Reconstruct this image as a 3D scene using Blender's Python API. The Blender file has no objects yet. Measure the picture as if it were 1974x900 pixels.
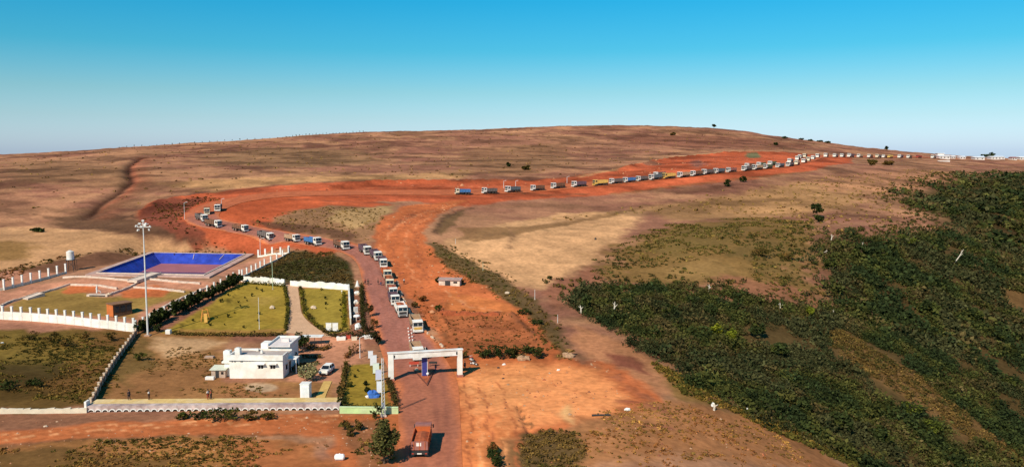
import bpy, bmesh, math, random
import numpy as np
from mathutils import Vector, Matrix

random.seed(7)
RNG = np.random.default_rng(11)
scene = bpy.context.scene
COL = scene.collection

# ------------------------------------------------------------------ camera, sky, sun, exposure
PW, PH = 1974.0, 900.0
FPX = 1549.0                      # focal length in pixels of a 1974 px wide frame
PITCH = math.radians(5.9)
CAM_Z = 42.0
cam_data = bpy.data.cameras.new("camera")
cam_data.sensor_width = 36.0
cam_data.lens = 36.0 * FPX / PW
cam_data.clip_start = 0.5
cam_data.clip_end = 20000.0
cam = bpy.data.objects.new("camera", cam_data)
COL.objects.link(cam)
cam.location = (0, 0, CAM_Z)
cam.rotation_euler = (math.radians(90) - PITCH, 0, 0)
scene.camera = cam

SUN_EL = math.radians(40)
SHADOW_AZ = math.atan2(0.50, 0.87)          # shadows run to the right and away from the camera
world = bpy.data.worlds.new("World")
scene.world = world
world.use_nodes = True
wn, wl = world.node_tree.nodes, world.node_tree.links
wn.clear()
w_out = wn.new("ShaderNodeOutputWorld")
w_bg = wn.new("ShaderNodeBackground")
w_sky = wn.new("ShaderNodeTexSky")
w_sky.sky_type = 'NISHITA'
w_sky.sun_disc = False
w_sky.sun_elevation = SUN_EL
w_sky.sun_rotation = SHADOW_AZ + math.pi
w_sky.air_density = 1.0
w_sky.dust_density = 0.6
w_sky.ozone_density = 2.5
# saturated teal of the photograph: the same all round the compass, even above the frame
w_tc = wn.new("ShaderNodeTexCoord")
w_sep = wn.new("ShaderNodeSeparateXYZ")
w_ramp = wn.new("ShaderNodeValToRGB")
w_mul = wn.new("ShaderNodeMix"); w_mul.data_type = 'RGBA'; w_mul.blend_type = 'MULTIPLY'
w_mul.inputs[0].default_value = 1.0
wl.new(w_tc.outputs['Generated'], w_sep.inputs[0])
wl.new(w_sep.outputs['Z'], w_ramp.inputs[0])
SKY_STOPS = [(0.000, (1.03, 1.30, 1.98)), (0.039, (0.78, 1.07, 1.36)), (0.069, (0.60, 0.99, 1.12)),
             (0.119, (0.22, 0.936, 1.10)), (0.178, (0.088, 0.94, 1.18)), (0.40, (0.075, 0.85, 1.15))]
w_ramp.color_ramp.elements[0].position = SKY_STOPS[0][0]
w_ramp.color_ramp.elements[0].color = (*SKY_STOPS[0][1], 1)
w_ramp.color_ramp.elements[1].position = SKY_STOPS[-1][0]
w_ramp.color_ramp.elements[1].color = (*SKY_STOPS[-1][1], 1)
for p_, c_ in SKY_STOPS[1:-1]:
    e_ = w_ramp.color_ramp.elements.new(p_)
    e_.color = (*c_, 1)
wl.new(w_sky.outputs[0], w_mul.inputs['A'])
wl.new(w_ramp.outputs[0], w_mul.inputs['B'])
wl.new(w_mul.outputs['Result'], w_bg.inputs[0])
w_bg.inputs[1].default_value = 0.09
wl.new(w_bg.outputs[0], w_out.inputs[0])

sun_data = bpy.data.lights.new("sun", 'SUN')
sun_data.energy = 5.0
sun_data.angle = math.radians(0.5)
sun_data.color = (1.0, 0.89, 0.72)
sun = bpy.data.objects.new("sun", sun_data)
COL.objects.link(sun)
sun_dir = Vector((math.sin(SHADOW_AZ) * math.cos(SUN_EL), math.cos(SHADOW_AZ) * math.cos(SUN_EL), -math.sin(SUN_EL)))
sun.rotation_euler = sun_dir.to_track_quat('-Z', 'Y').to_euler()

scene.view_settings.view_transform = 'Standard'
scene.view_settings.look = 'None'
scene.view_settings.exposure = 0.15
scene.view_settings.gamma = 1.0

# ------------------------------------------------------------------ noise and terrain
def _hash(ix, iy, seed):
    h = (ix.astype(np.int64) * 374761393 + iy.astype(np.int64) * 668265263 + seed * 974711) & 0xffffffff
    h = ((h ^ (h >> 13)) * 1274126177) & 0xffffffff
    return ((h ^ (h >> 16)) & 0xffff) / 65535.0

def vnoise(x, y, seed=0):
    x = np.asarray(x, float); y = np.asarray(y, float)
    ix = np.floor(x); iy = np.floor(y)
    fx = x - ix; fy = y - iy
    fx = fx * fx * fx * (fx * (fx * 6 - 15) + 10); fy = fy * fy * fy * (fy * (fy * 6 - 15) + 10)
    a = _hash(ix, iy, seed); b = _hash(ix + 1, iy, seed); c = _hash(ix, iy + 1, seed); d = _hash(ix + 1, iy + 1, seed)
    return (a * (1 - fx) + b * fx) * (1 - fy) + (c * (1 - fx) + d * fx) * fy

def fbm(x, y, seed=0, octs=4):
    s = 0.0; a = 0.5; t = 0.0
    for k in range(octs):
        s = s + a * vnoise(np.asarray(x) * 2 ** k + 17.3 * k, np.asarray(y) * 2 ** k - 9.1 * k, seed + k); t += a; a *= 0.55
    return s / t                                   # 0..1

def px_dir(u, v):
    """unit-depth ray (x per y, z per y) of a photo pixel, used once to survey where things stand"""
    u = np.asarray(u, float); v = np.asarray(v, float)
    cx = (u - PW / 2) / FPX; cy = -(v - PH / 2) / FPX
    fy = math.cos(PITCH) + cy * math.sin(PITCH)
    fz = -math.sin(PITCH) + cy * math.cos(PITCH)
    return cx / fy, fz / fy

# survey points: photo pixel and the distance it stands at
SURVEY = [
 (100,895,103),(400,895,103),(830,895,104),(1150,895,104),
 (60,790,127),(400,785,128),(830,800,124),(1050,800,124),(1200,790,126),
 (100,700,153),(500,725,147),(820,725,147),(1050,740,143),
 (20,625,181),(255,640,180),(600,650,176),(800,655,171),(980,680,161),(1090,640,172),
 (777,612,182),(760,590,195),(745,535,224),(728,502,244),(700,490,252),(606,470,268),(518,455,282),
 (423,436,298),(395,414,312),(418,404,326),(500,376,368),(700,372,385),(890,372,392),
 (330,600,196),(560,560,215),(670,560,211),(640,500,247),(470,540,226),
 (165,530,233),(475,490,273),(60,555,222),(130,505,252),(290,480,275),
 (60,460,285),(240,430,320),(100,400,360),(20,350,430),(300,330,470),(250,310,560),
 (800,480,256),(870,405,345),(660,400,335),(500,410,322),(866,545,220),(960,540,224),(1020,590,196),
 (1050,480,266),(1160,430,325),(1300,400,372),(1250,500,250),(1110,560,210),(1300,545,222),(1480,560,215),(1560,500,255),
 (1500,420,345),(1600,350,460),(1800,330,570),(1700,400,380),
 (1000,369,408),(1152,356,432),(1312,339,462),(1434,327,492),(1520,318,530),(1600,302,680),(1700,303,760),(1800,304,860),(1974,309,850),
 (890,345,440),(900,300,620),(600,300,600),(1200,300,640),(1450,290,690),(1300,270,780),
 (0,300,800),(300,281,800),(700,255,850),(1100,243,900),(1270,243,920),(1400,250,930),(1600,276,960),(1750,294,1000),
 (1900,304,1000),
 # wooded ravine on the right, a spur between two gullies
 (1250,610,186),(1400,690,166),(1600,800,150),(1700,880,146),(1420,640,184),(1640,690,182),(1750,760,172),(1860,850,162),
 (1560,600,212),(1700,600,228),(1900,700,206),(1960,800,186),(1900,500,300),(1900,400,430),(1750,470,290),(1974,600,262),(1974,350,560),
 (1450,850,126),(1330,790,130),(1640,895,130),
]
sv = np.array(SURVEY, float)
_kx, _kz = px_dir(sv[:, 0], sv[:, 1])
PTS = np.stack([_kx * sv[:, 2], sv[:, 2]], 1)
PZ = CAM_Z + _kz * sv[:, 2]
extra = np.array([(0, 20, -1), (-90, 40, 0), (90, 40, -6), (-250, 120, 2), (-400, 300, 12), (-330, 200, 6), (200, 90, -26), (330, 200, -30), (420, 400, -5),
                  (700, 800, 22), (-700, 600, 24), (-900, 900, 20), (0, 1250, 42), (-500, 1250, 18), (600, 1300, 26),
                  (0, 1800, -20), (-900, 1800, -30), (900, 1800, -10), (0, 3000, -80), (-2000, 3000, -80), (2000, 3000, -80),
                  (0, 6000, -110), (-4000, 6000, -110), (4000, 6000, -110)], float)
PTS = np.vstack([PTS, extra[:, :2]]); PZ = np.concatenate([PZ, extra[:, 2]])
SC = 200.0
def _phi(r2):
    return np.sqrt(r2 + 0.02)                       # multiquadric-like, grows gently outside the survey
def _fit():
    n = len(PTS); q = PTS / SC
    d2 = ((q[:, None] - q[None]) ** 2).sum(-1)
    A = np.zeros((n + 1, n + 1)); A[:n, :n] = _phi(d2) - np.eye(n) * 0.004
    A[:n, n] = 1; A[n, :n] = 1
    return np.linalg.solve(A, np.concatenate([PZ, [0]]))
_W = _fit()
def base_h(x, y):
    x = np.asarray(x, float); y = np.asarray(y, float)
    out = np.full(np.broadcast(x, y).shape, _W[-1])
    for (px_, py_), w_ in zip(PTS / SC, _W[:-1]):
        out = out + w_ * _phi((x / SC - px_) ** 2 + (y / SC - py_) ** 2)
    return out

_T = np.concatenate([np.arange(60, 300, 1.0), np.geomspace(300, 1200, 260)])
def P(u, v, z=None):
    """ground position seen at a photo pixel (or on the level plane z)"""
    kx, kz = px_dir(u, v)
    if z is not None:
        t = (z - CAM_Z) / kz
        return Vector((kx * t, t, z))
    hh = base_h(kx * _T, _T); zz = CAM_Z + kz * _T
    below = np.nonzero(zz < hh)[0]
    if len(below) == 0:
        t = _T[-1]
    else:
        i = max(1, below[0]); a = zz[i - 1] - hh[i - 1]; b = zz[i] - hh[i]
        t = _T[i - 1] + (_T[i] - _T[i - 1]) * a / max(1e-9, a - b)
    return Vector((float(kx * t), float(t), float(base_h(kx * t, t))))

def poly_px(pts):
    return np.array([P(u, v)[:2] for u, v in pts])

def sdist(x, y, poly):
    """signed distance to a closed polygon, negative inside"""
    d = np.full(x.shape, 1e18); inside = np.zeros(x.shape, bool)
    n = len(poly)
    for i in range(n):
        ax, ay = poly[i]; bx, by = poly[(i + 1) % n]
        ex, ey = bx - ax, by - ay
        wx, wy = x - ax, y - ay
        t = np.clip((wx * ex + wy * ey) / (ex * ex + ey * ey + 1e-12), 0, 1)
        d = np.minimum(d, (wx - ex * t) ** 2 + (wy - ey * t) ** 2)
        c = ((ay <= y) & (by > y)) | ((by <= y) & (ay > y))
        xs = ax + (y - ay) / (by - ay + 1e-12) * ex
        inside ^= c & (x < xs)
    d = np.sqrt(d)
    return np.where(inside, -d, d)

def ldist(x, y, line):
    d = np.full(x.shape, 1e18)
    for (ax, ay), (bx, by) in zip(line[:-1], line[1:]):
        ex, ey = bx - ax, by - ay
        t = np.clip(((x - ax) * ex + (y - ay) * ey) / (ex * ex + ey * ey + 1e-12), 0, 1)
        d = np.minimum(d, (x - ax - ex * t) ** 2 + (y - ay - ey * t) ** 2)
    return np.sqrt(d)

def sstep(a, b, t):
    t = np.clip((t - a) / (b - a), 0, 1)
    return t * t * (3 - 2 * t)

def ellipse(u, v, ru, rv, n=14):
    return [(u + ru * math.cos(6.2832 * k / n), v + rv * math.sin(6.2832 * k / n)) for k in range(n)]

def spline(pts, n=8):
    pts = [np.array(p, float) for p in pts]
    q = [2 * pts[0] - pts[1]] + pts + [2 * pts[-1] - pts[-2]]
    out = []
    for i in range(1, len(q) - 2):
        for k in range(n):
            t = k / n
            out.append(0.5 * ((2 * q[i]) + (-q[i - 1] + q[i + 1]) * t + (2 * q[i - 1] - 5 * q[i] + 4 * q[i + 1] - q[i + 2]) * t * t + (-q[i - 1] + 3 * q[i] - 3 * q[i + 1] + q[i + 2]) * t ** 3))
    out.append(pts[-1])
    return out

# ---- road edges in photo pixels, left then right, from the gate apron outward along the queue
ROAD = [((766,925),(892,925)),((768,860),(890,860)),((767,800),(887,800)),((757,735),(881,735)),((739,690),(858,690)),((723,640),(832,650)),
 ((712,600),(806,615)),((704,565),(782,580)),((697,535),(766,545)),((688,508),(754,518)),((670,492),(737,497)),((640,481),(714,482)),
 ((600,475),(670,468)),((550,467),(610,457)),((490,457),(545,446)),((430,446),(490,436)),((385,438),(448,428)),((359,428),(425,421)),
 ((358,413),(424,411)),((382,399),(438,402)),((425,386),(468,391)),((500,374),(525,382)),((560,369.5),(575,379)),((700,367),(700,376)),
 ((800,366.5),(800,376.5)),((890,366),(890,376.5)),((985,362.5),(985,373)),((1108,353.5),(1108,364)),((1208,345),(1208,355)),((1312,333.5),(1312,343)),
 ((1403,325.5),(1403,334)),((1474,319),(1474,327)),((1520,313),(1522,322)),((1552,304.5),(1566,312)),((1588,300.3),(1592,304.3)),((1640,300.5),(1640,304)),
 ((1720,301.3),(1720,304.6)),((1820,303),(1820,306))]
ROAD_W = [(np.array(P(*l)), np.array(P(*r))) for l, r in ROAD]
road_l = np.array(spline([a for a, b in ROAD_W], 8)); road_r = np.array(spline([b for a, b in ROAD_W], 8))
road_poly = np.vstack([road_l[:, :2], road_r[::-1, :2]])
road_c = (road_l + road_r) / 2

# ---- ground cover regions (surveyed outlines), colour, edge softness in metres, edge raggedness in metres
RED = (0.46, 0.123, 0.042); RED2 = (0.42, 0.085, 0.028); ORANGE = (0.70, 0.250, 0.088); SAND = (0.52, 0.270, 0.125)
TAN = (0.365, 0.172, 0.088); BROWN = (0.235, 0.096, 0.058); DARK = (0.085, 0.042, 0.022); OLIVE = (0.215, 0.112, 0.032)
OCHRE = (0.33, 0.165, 0.048); LAWN = (0.305, 0.200, 0.032); BRUSH = (0.050, 0.038, 0.015); MAROON = (0.17, 0.050, 0.030)
PINK = (0.46, 0.200, 0.120); DIRT = (0.30, 0.120, 0.045)
REGIONS = [
 # distant hillside patches
 ([(0,315),(120,310),(290,320),(330,345),(260,360),(120,352),(0,352)], (0.25,0.125,0.06), 14, 22, .8),
 ([(380,300),(520,285),(700,290),(720,315),(560,325),(420,318)], (0.22,0.12,0.055), 16, 25, .7),
 ([(880,290),(1080,275),(1120,320),(1000,338),(900,338)], (0.20,0.10,0.045), 16, 22, .6),
 ([(1180,262),(1330,258),(1560,280),(1500,290),(1330,287),(1200,275)], (0.19,0.072,0.042), 16, 22, .8),
 ([(330,352),(560,340),(760,338),(900,330),(880,346),(700,349),(540,357),(400,370)], (0.42,0.215,0.090), 5, 12, .8),
 ([(287,302),(272,308),(262,320),(262,335),(270,350),(250,372),(212,394),(186,412),(176,420),(196,398),(236,374),(254,352),(247,335),(249,317),(266,304)], (0.33,0.105,0.054), 1.5, 2, .95),
 # left field
 ([(-40,436),(120,440),(250,452),(370,466),(290,486),(190,492),(60,520),(-40,530)], (0.45,0.232,0.108), 4, 6, 1),
 ([(-60,462),(40,465),(72,480),(50,500),(-60,505)], OLIVE, 3, 4, .8),
 ([(90,420),(200,405),(330,440),(400,462),(250,452),(110,437)], DARK, 3, 5, .85),
 ([(0,522),(60,512),(180,487),(250,480),(300,480),(480,480),(520,487),(470,492),(290,487),(160,520),(60,545),(0,560)], (0.15,0.065,0.035), 2, 4, .95),
 # compound ground
 ([(-60,520),(135,525),(390,533),(500,492),(560,490),(470,540),(262,640),(-60,640)], PINK, 1.5, 2, .85),
 ([(0,598),(60,568),(130,552),(200,575),(330,560),(405,560),(300,590),(262,612),(100,605)], (0.28,0.165,0.045), 1.5, 2, 1),
 ([(118,563),(135,552),(190,553),(185,562),(130,566)], RED, .6, .8, 1),
 ([(232,562),(300,552),(330,560),(315,572),(240,574)], RED, .6, .8, 1),
 ([(20,563),(60,548),(200,545),(420,549),(440,540),(400,534),(130,527),(0,556)], (0.30,0.150,0.085), 1, 1.5, .9),
 ([(-80,640),(262,640),(178,782),(-80,792)], (0.135,0.072,0.020), 1.5, 4, 1),
 ([(120,650),(250,648),(240,690),(190,760),(120,740),(60,690)], (0.20,0.090,0.030), 3, 7, .75), ([(-60,690),(60,680),(130,700),(120,730),(-60,740)], (0.060,0.040,0.012), 2, 5, .85),
 ([(-60,640),(140,640),(200,690),(60,700),(-60,690)], (0.200,0.125,0.026), 3, 5, .8),
 ([(-60,730),(40,715),(130,735),(100,762),(-60,770)], (0.075,0.042,0.012), 2, 4, .8),
 ([(268,640),(440,645),(430,735),(640,735),(660,785),(178,782)], (0.30,0.138,0.050), 1.5, 3, 1), ([(200,760),(300,715),(420,700),(440,740),(330,765)], (0.21,0.090,0.034), 2, 4, .7), ([(420,740),(560,742),(600,765),(420,772)], (0.36,0.145,0.058), 1.5, 3, .7),
 ([(300,652),(440,655),(420,672),(330,690),(300,672)], (0.52,0.30,0.15), 1.5, 2.5, .9),
 ([(195,720),(270,650),(300,665),(290,700),(240,745)], (0.14,0.085,0.026), 1.5, 4, .8),
 (ellipse(503,746,33,9), (0.50,0.32,0.19), .5, 1, 1),
 ([(556,640),(700,652),(700,690),(660,738),(555,735)], (0.47,0.205,0.115), .6, .8, 1),
 # planted plot beside the bend
 ([(466,535),(558,484),(640,483),(672,505),(690,560),(672,556),(560,546)], (0.060,0.045,0.018), .8, 1.2, 1),
 # lawns
 ([(310,642),(400,590),(466,543),(552,548),(560,600),(550,642)], LAWN, .5, .6, 1),
 ([(335,640),(545,640),(548,634),(345,633)], OCHRE, .5, .9, .9), (ellipse(500,580,26,9), (0.34,0.215,0.050), 2, 3, .7), (ellipse(430,610,30,10), (0.22,0.150,0.018), 2, 3, .7), (ellipse(515,610,24,14), (0.27,0.165,0.025), 2, 3, .6), (ellipse(620,600,20,16), (0.26,0.175,0.030), 2, 3, .6),
 ([(578,555),(670,556),(672,640),(628,642),(583,610)], (0.285,0.195,0.032), .5, .5, 1),
 ([(672,705),(735,700),(765,786),(655,786)], (0.280,0.180,0.026), .6, 1, 1),
 # red earth
 ([(262,415),(290,392),(400,372),(540,358),(720,348),(880,350),(1000,348),(1100,341),(1200,326),(1300,305),(1400,294),(1500,293),(1560,297),(1640,303),(1640,314),(1560,331),(1450,345),(1300,362),(1180,375),(1000,384),(900,398),(800,388),(690,388),(640,392),(560,402),(520,428),(600,458),(690,470),(640,490),(560,478),(400,462),(380,470),(280,432)], (0.42, 0.090, 0.036), 1.5, 3, 1),
 ([(430,385),(560,380),(700,382),(760,395),(740,420),(640,400),(560,410),(480,430),(430,420)], (0.44,0.090,0.032), 2, 4, .9),
 ([(262,420),(300,390),(400,380),(370,400),(340,425),(400,452),(380,470),(280,435)], MAROON, 1.5, 3, .85),
 ([(520,430),(560,408),(640,396),(720,400),(770,390),(735,425),(725,450),(700,462),(600,455)], (0.27,0.135,0.065), 2, 4, .95),
 ([(640,405),(760,398),(730,425),(690,440),(640,430)], (0.42,0.25,0.105), 1.5, 3, .8),
 ([(480,425),(560,430),(690,450),(690,466),(600,452),(520,440)], (0.10,0.045,0.026), 1.2, 2, .85),
 ([(905,384),(855,408),(815,445),(822,472),(880,510),(960,550),(1010,592),(1060,640),(1100,690),(1190,700),(1265,745),(1290,792),(1180,800),(1080,830),(960,850),(930,930),(740,930),(760,800),(748,720),(850,660),(790,580),(740,500),(718,470),(728,430),(780,396)], RED, 1.0, 2.2, 1),
 ([(890,700),(1020,696),(1150,708),(1215,750),(1180,800),(1010,822),(893,830)], ORANGE, 3, 4, 1), ([(920,715),(1000,712),(1060,735),(1000,775),(930,780)], (0.70,0.27,0.095), 4, 5, .7),
 ([(896,800),(970,800),(985,850),(940,930),(897,930)], (0.60,0.185,0.060), 1.5, 2, .95),
 (ellipse(1100,800,12,18), (0.58,0.34,0.14), 1, 1.5, .8),
 ([(1150,815),(1200,815),(1230,840),(1180,850)], (0.60,0.34,0.18), 1, 2, .7),
 ([(870,560),(1000,590),(960,620),(860,610)], (0.50,0.150,0.045), 2, 3, .9),
 ([(-60,862),(-60,838),(200,815),(400,806),(560,800),(775,797),(775,930),(640,930),(640,840),(560,836),(400,840),(200,846)], (0.44,0.125,0.042), .8, 1.6, 1),
 ([(-60,800),(170,797),(420,800),(400,806),(200,815),(-60,836)], (0.27,0.115,0.060), 1, 2, .9),
 ([(-60,866),(200,850),(420,842),(600,850),(640,930),(-60,930)], (0.30,0.125,0.040), 1, 3, .95), ([(250,860),(420,850),(520,870),(480,930),(330,930)], (0.42,0.175,0.055), 2, 5, .8), ([(440,850),(600,845),(650,930),(520,930)], (0.38,0.120,0.042), 2, 4, .8),
 ([(-60,880),(120,868),(200,880),(330,880),(420,930),(-60,930)], (0.13,0.070,0.022), 1, 3, .8),
 ([(640,815),(735,810),(770,850),(765,930),(700,930)], (0.26,0.105,0.045), 1, 2, .9),
 # right of the wide track
 ([(865,470),(960,432),(1080,412),(1240,405),(1230,430),(1165,480),(1150,502),(1080,540),(1030,556),(950,530),(890,498)], SAND, 3, 4, 1),
 ([(1020,425),(1250,398),(1400,380),(1560,350),(1700,345),(1640,400),(1500,420),(1300,425),(1240,405)], (0.36,0.185,0.075), 6, 9, .85),
 ([(1560,345),(1760,325),(1870,330),(1850,350),(1700,372),(1600,370)], (0.38,0.17,0.085), 6, 9, .7),
 ([(1130,545),(1165,505),(1210,462),(1300,432),(1450,420),(1570,425),(1560,500),(1565,582),(1450,560),(1300,545)], (0.190,0.106,0.031), 5, 12, .9), ([(1230,470),(1330,440),(1440,432),(1420,470),(1300,500)], (0.150,0.092,0.028), 4, 10, .8), ([(1400,480),(1540,450),(1550,540),(1460,530)], (0.130,0.080,0.026), 4, 10, .8), ([(1250,520),(1380,500),(1420,540),(1300,540)], (0.26,0.145,0.05), 4, 8, .8),
 ([(1380,530),(1480,545),(1565,560),(1570,590),(1490,580),(1420,560)], (0.30,0.12,0.06), 2, 4, .85),
 ([(1040,560),(1085,538),(1140,515),(1170,540),(1100,560),(1075,600)], (0.26,0.10,0.055), 1.5, 3, .9),
 ([(822,468),(850,470),(900,500),(980,540),(1040,585),(1085,650),(1095,690),(1075,688),(1050,640),(1000,592),(930,550),(860,515)], (0.105,0.066,0.026), 1.0, 2, .95),
 ([(838,440),(860,415),(900,402),(880,430),(850,455)], (0.15,0.082,0.035), 1, 2, .9),
 ([(885,440),(1040,435),(1240,398),(1230,404),(1050,442),(920,468),(890,460)], (0.21,0.105,0.042), 1, 2.5, .8),
 ([(1095,625),(1150,640),(1260,690),(1300,760),(1250,745),(1190,702),(1140,690),(1100,655)], (0.40,0.165,0.075), 1.5, 3, .9),
 ([(1170,680),(1230,690),(1250,720),(1190,705)], MAROON, 1, 2, .9),
 (ellipse(1452, 300, 15, 4.5), (0.12, 0.135, 0.065), 1.5, 2, .9), (ellipse(1256, 316, 22, 3), (0.15, 0.075, 0.045), 2, 3, .8), (ellipse(1345, 316, 14, 8), (0.20, 0.10, 0.075), 4, 4, .7),
 ([(1190,790),(1290,760),(1420,800),(1560,850),(1680,930),(930,930),(960,850),(1080,830)], (0.33,0.135,0.052), 2, 4, .95),
 ([(1000,835),(1060,828),(1120,845),(1130,880),(1010,930),(985,870)], (0.090,0.058,0.022), 1, 1.5, .9),
 ([(1260,700),(1330,740),(1400,790),(1520,820),(1640,880),(1560,850),(1420,800),(1300,762)], (0.24,0.125,0.036), 1.5, 3, .9),
 ([(845,600),(990,604),(1050,650),(1040,690),(950,665),(900,690),(850,650)], (0.34,0.105,0.040), 1.5, 3, .85),
]
FOREST = [(1078,585),(1110,556),(1250,546),(1400,560),(1480,582),(1560,592),(1572,540),(1548,470),(1600,448),(1690,455),(1790,440),(1780,410),(1700,385),(1790,352),(1880,338),(1990,325),(2150,330),(2150,1000),(1850,1000),(1672,915),(1545,848),(1425,799),(1316,742),(1246,693),(1168,643)]
SPUR = [(1590,640),(1640,644),(1700,678),(1790,738),(1860,790),(1945,858),(2000,900),(1960,912),(1880,854),(1785,797),(1695,738),(1625,694)]
BARE2 = [(1920,555),(1990,560),(1990,610),(1940,600)]

LINES = [
 ([(430,372),(540,357),(640,351),(720,347),(800,347)], 2.0, (0.11,0.045,0.025), .8), ([(870,352),(1000,348.5),(1100,341),(1190,328)], 2.2, (0.16,0.065,0.034), .8),
 ([(1120,341),(1200,325),(1290,304),(1400,293)], 2.5, (0.50,0.27,0.12), .7), ([(700,370),(760,368.5),(880,368.5)], 2.2, (0.14,0.105,0.048), .9),
 ([(560,383),(640,388),(740,391)], 1.6, (0.17,0.055,0.03), .7), ([(1000,372),(1060,376),(1130,374)], 1.8, (0.15,0.07,0.035), .8), ([(1180,374),(1300,360),(1440,344),(1560,332)], 2.0, (0.20,0.105,0.046), .8),
 ([(0,413),(60,414),(100,418)], 1.2, (0.14,0.065,0.035), .9), ([(40,329),(120,326),(205,322)], 3, (0.15,0.075,0.04), .8), ([(0,408),(90,417),(180,425)], 1.0, (0.13,0.06,0.03), .8),
 ([(170,418),(200,412),(290,420)], 1.4, (0.10,0.05,0.03), .9), ([(105,440),(240,440),(330,452),(390,462)], 1.3, (0.09,0.042,0.024), .9),
 ([(-20,842),(200,823),(400,812),(560,806),(640,800)], .22, (0.62,0.28,0.12), .9), ([(-20,852),(200,831),(400,818),(560,811),(640,806)], .22, (0.62,0.28,0.12), .8), ([(-20,862),(200,847),(400,838),(560,834)], .5, (0.13,0.06,0.026), .8),
 ([(750,442),(775,428),(800,414)], 1.0, (0.20,0.065,0.03), .8), ([(850,608),(900,606),(965,606)], .7, (0.13,0.045,0.022), .9), ([(985,608),(1020,640),(1052,672)], .7, (0.14,0.055,0.028), .8), ([(1000,560),(1040,600),(1078,640),(1130,700)], .8, (0.14,0.07,0.035), .8),
 ([(1000,783),(1010,805),(1022,832)], .45, (0.14,0.065,0.03), .95), ([(840,650),(880,640),(940,636)], .6, (0.18,0.065,0.03), .7), ([(850,585),(838,610),(862,660)], .7, (0.17,0.07,0.03), .7), ([(860,560),(900,590),(960,600)], .5, (0.60,0.26,0.12), .6),
 ([(840,452),(850,425),(880,408),(915,400)], 1.2, (0.10,0.05,0.028), .9), ([(985,440),(988,462),(978,480)], .9, (0.24,0.12,0.06), .8), ([(885,462),(960,450),(1100,424),(1240,400)], 1.4, (0.22,0.11,0.05), .7),
 ([(760,930),(775,830),(765,750)], .8, (0.42,0.115,0.045), .6), ([(1120,690),(1200,730),(1290,800)], 1.0, (0.24,0.09,0.05), .6), ([(1185,770),(1240,775),(1280,790)], .8, (0.20,0.055,0.036), .7), ([(1250,820),(1290,826)], 1.0, (0.19,0.06,0.04), .8),
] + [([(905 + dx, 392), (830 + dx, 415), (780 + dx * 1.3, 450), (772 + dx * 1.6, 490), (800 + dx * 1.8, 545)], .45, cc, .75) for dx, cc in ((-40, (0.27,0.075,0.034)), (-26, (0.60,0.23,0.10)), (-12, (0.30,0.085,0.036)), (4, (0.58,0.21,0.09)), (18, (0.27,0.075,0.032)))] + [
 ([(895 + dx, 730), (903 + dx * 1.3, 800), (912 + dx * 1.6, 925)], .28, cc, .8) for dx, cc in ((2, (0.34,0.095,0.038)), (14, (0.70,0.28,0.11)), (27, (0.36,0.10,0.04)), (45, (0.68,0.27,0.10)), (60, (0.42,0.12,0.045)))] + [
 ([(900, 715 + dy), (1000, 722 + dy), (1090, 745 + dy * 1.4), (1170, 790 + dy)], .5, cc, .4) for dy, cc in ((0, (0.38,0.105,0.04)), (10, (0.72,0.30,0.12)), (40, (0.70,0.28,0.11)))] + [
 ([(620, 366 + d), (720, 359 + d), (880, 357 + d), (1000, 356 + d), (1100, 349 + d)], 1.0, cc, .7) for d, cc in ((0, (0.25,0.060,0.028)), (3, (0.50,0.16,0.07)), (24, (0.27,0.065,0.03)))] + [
 ([(1290,286),(1340,290),(1400,288)], 2.5, (0.13,0.06,0.036), .8), ([(900,293),(1000,297),(1090,303)], 3, (0.20,0.105,0.055), .7), ([(330,640),(420,590),(460,566)], .35, (0.075,0.055,0.012), .8)]
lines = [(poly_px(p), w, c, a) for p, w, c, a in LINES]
regs = [(poly_px(p), c, s, r, w) for p, c, s, r, w in REGIONS]
forest_poly = poly_px(FOREST); spur_poly = poly_px(SPUR); bare_poly = poly_px(BARE2)

GULLY = np.array([P(u, v)[:2] for u, v in [(285,303),(268,306),(249,317),(246,333),(253,350),(228,370),(190,395),(168,420)]])
GULLY2 = np.array([P(u, v)[:2] for u, v in [(1000,783),(1010,805),(1022,832)]])
BANKS = [np.array([P(u, v)[:2] for u, v in l]) for l in (
    [(848,607),(900,606),(965,606),(990,612)], [(985,610),(1020,640),(1052,668)], [(840,650),(880,640),(940,636),(985,640)], [(860,585),(845,610),(870,640)],
    [(430,384),(560,374),(720,352),(880,351),(1000,349)], [(270,415),(300,392),(400,375)], [(1200,327),(1300,306),(1400,296),(1510,297)])]

# pond basin: a level rim with sloping sides
POND_Z = 6.3
POND = [np.array(P(u, v, POND_Z)) for u, v in [(188,527.5),(296,488.5),(472,491.5),(392,531.5)]]
pond_poly = np.array([p[:2] for p in POND])
pond_c = pond_poly.mean(0)
pond_in = np.array([pond_c + (p - pond_c) * 1.0 for p in pond_poly])

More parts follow.
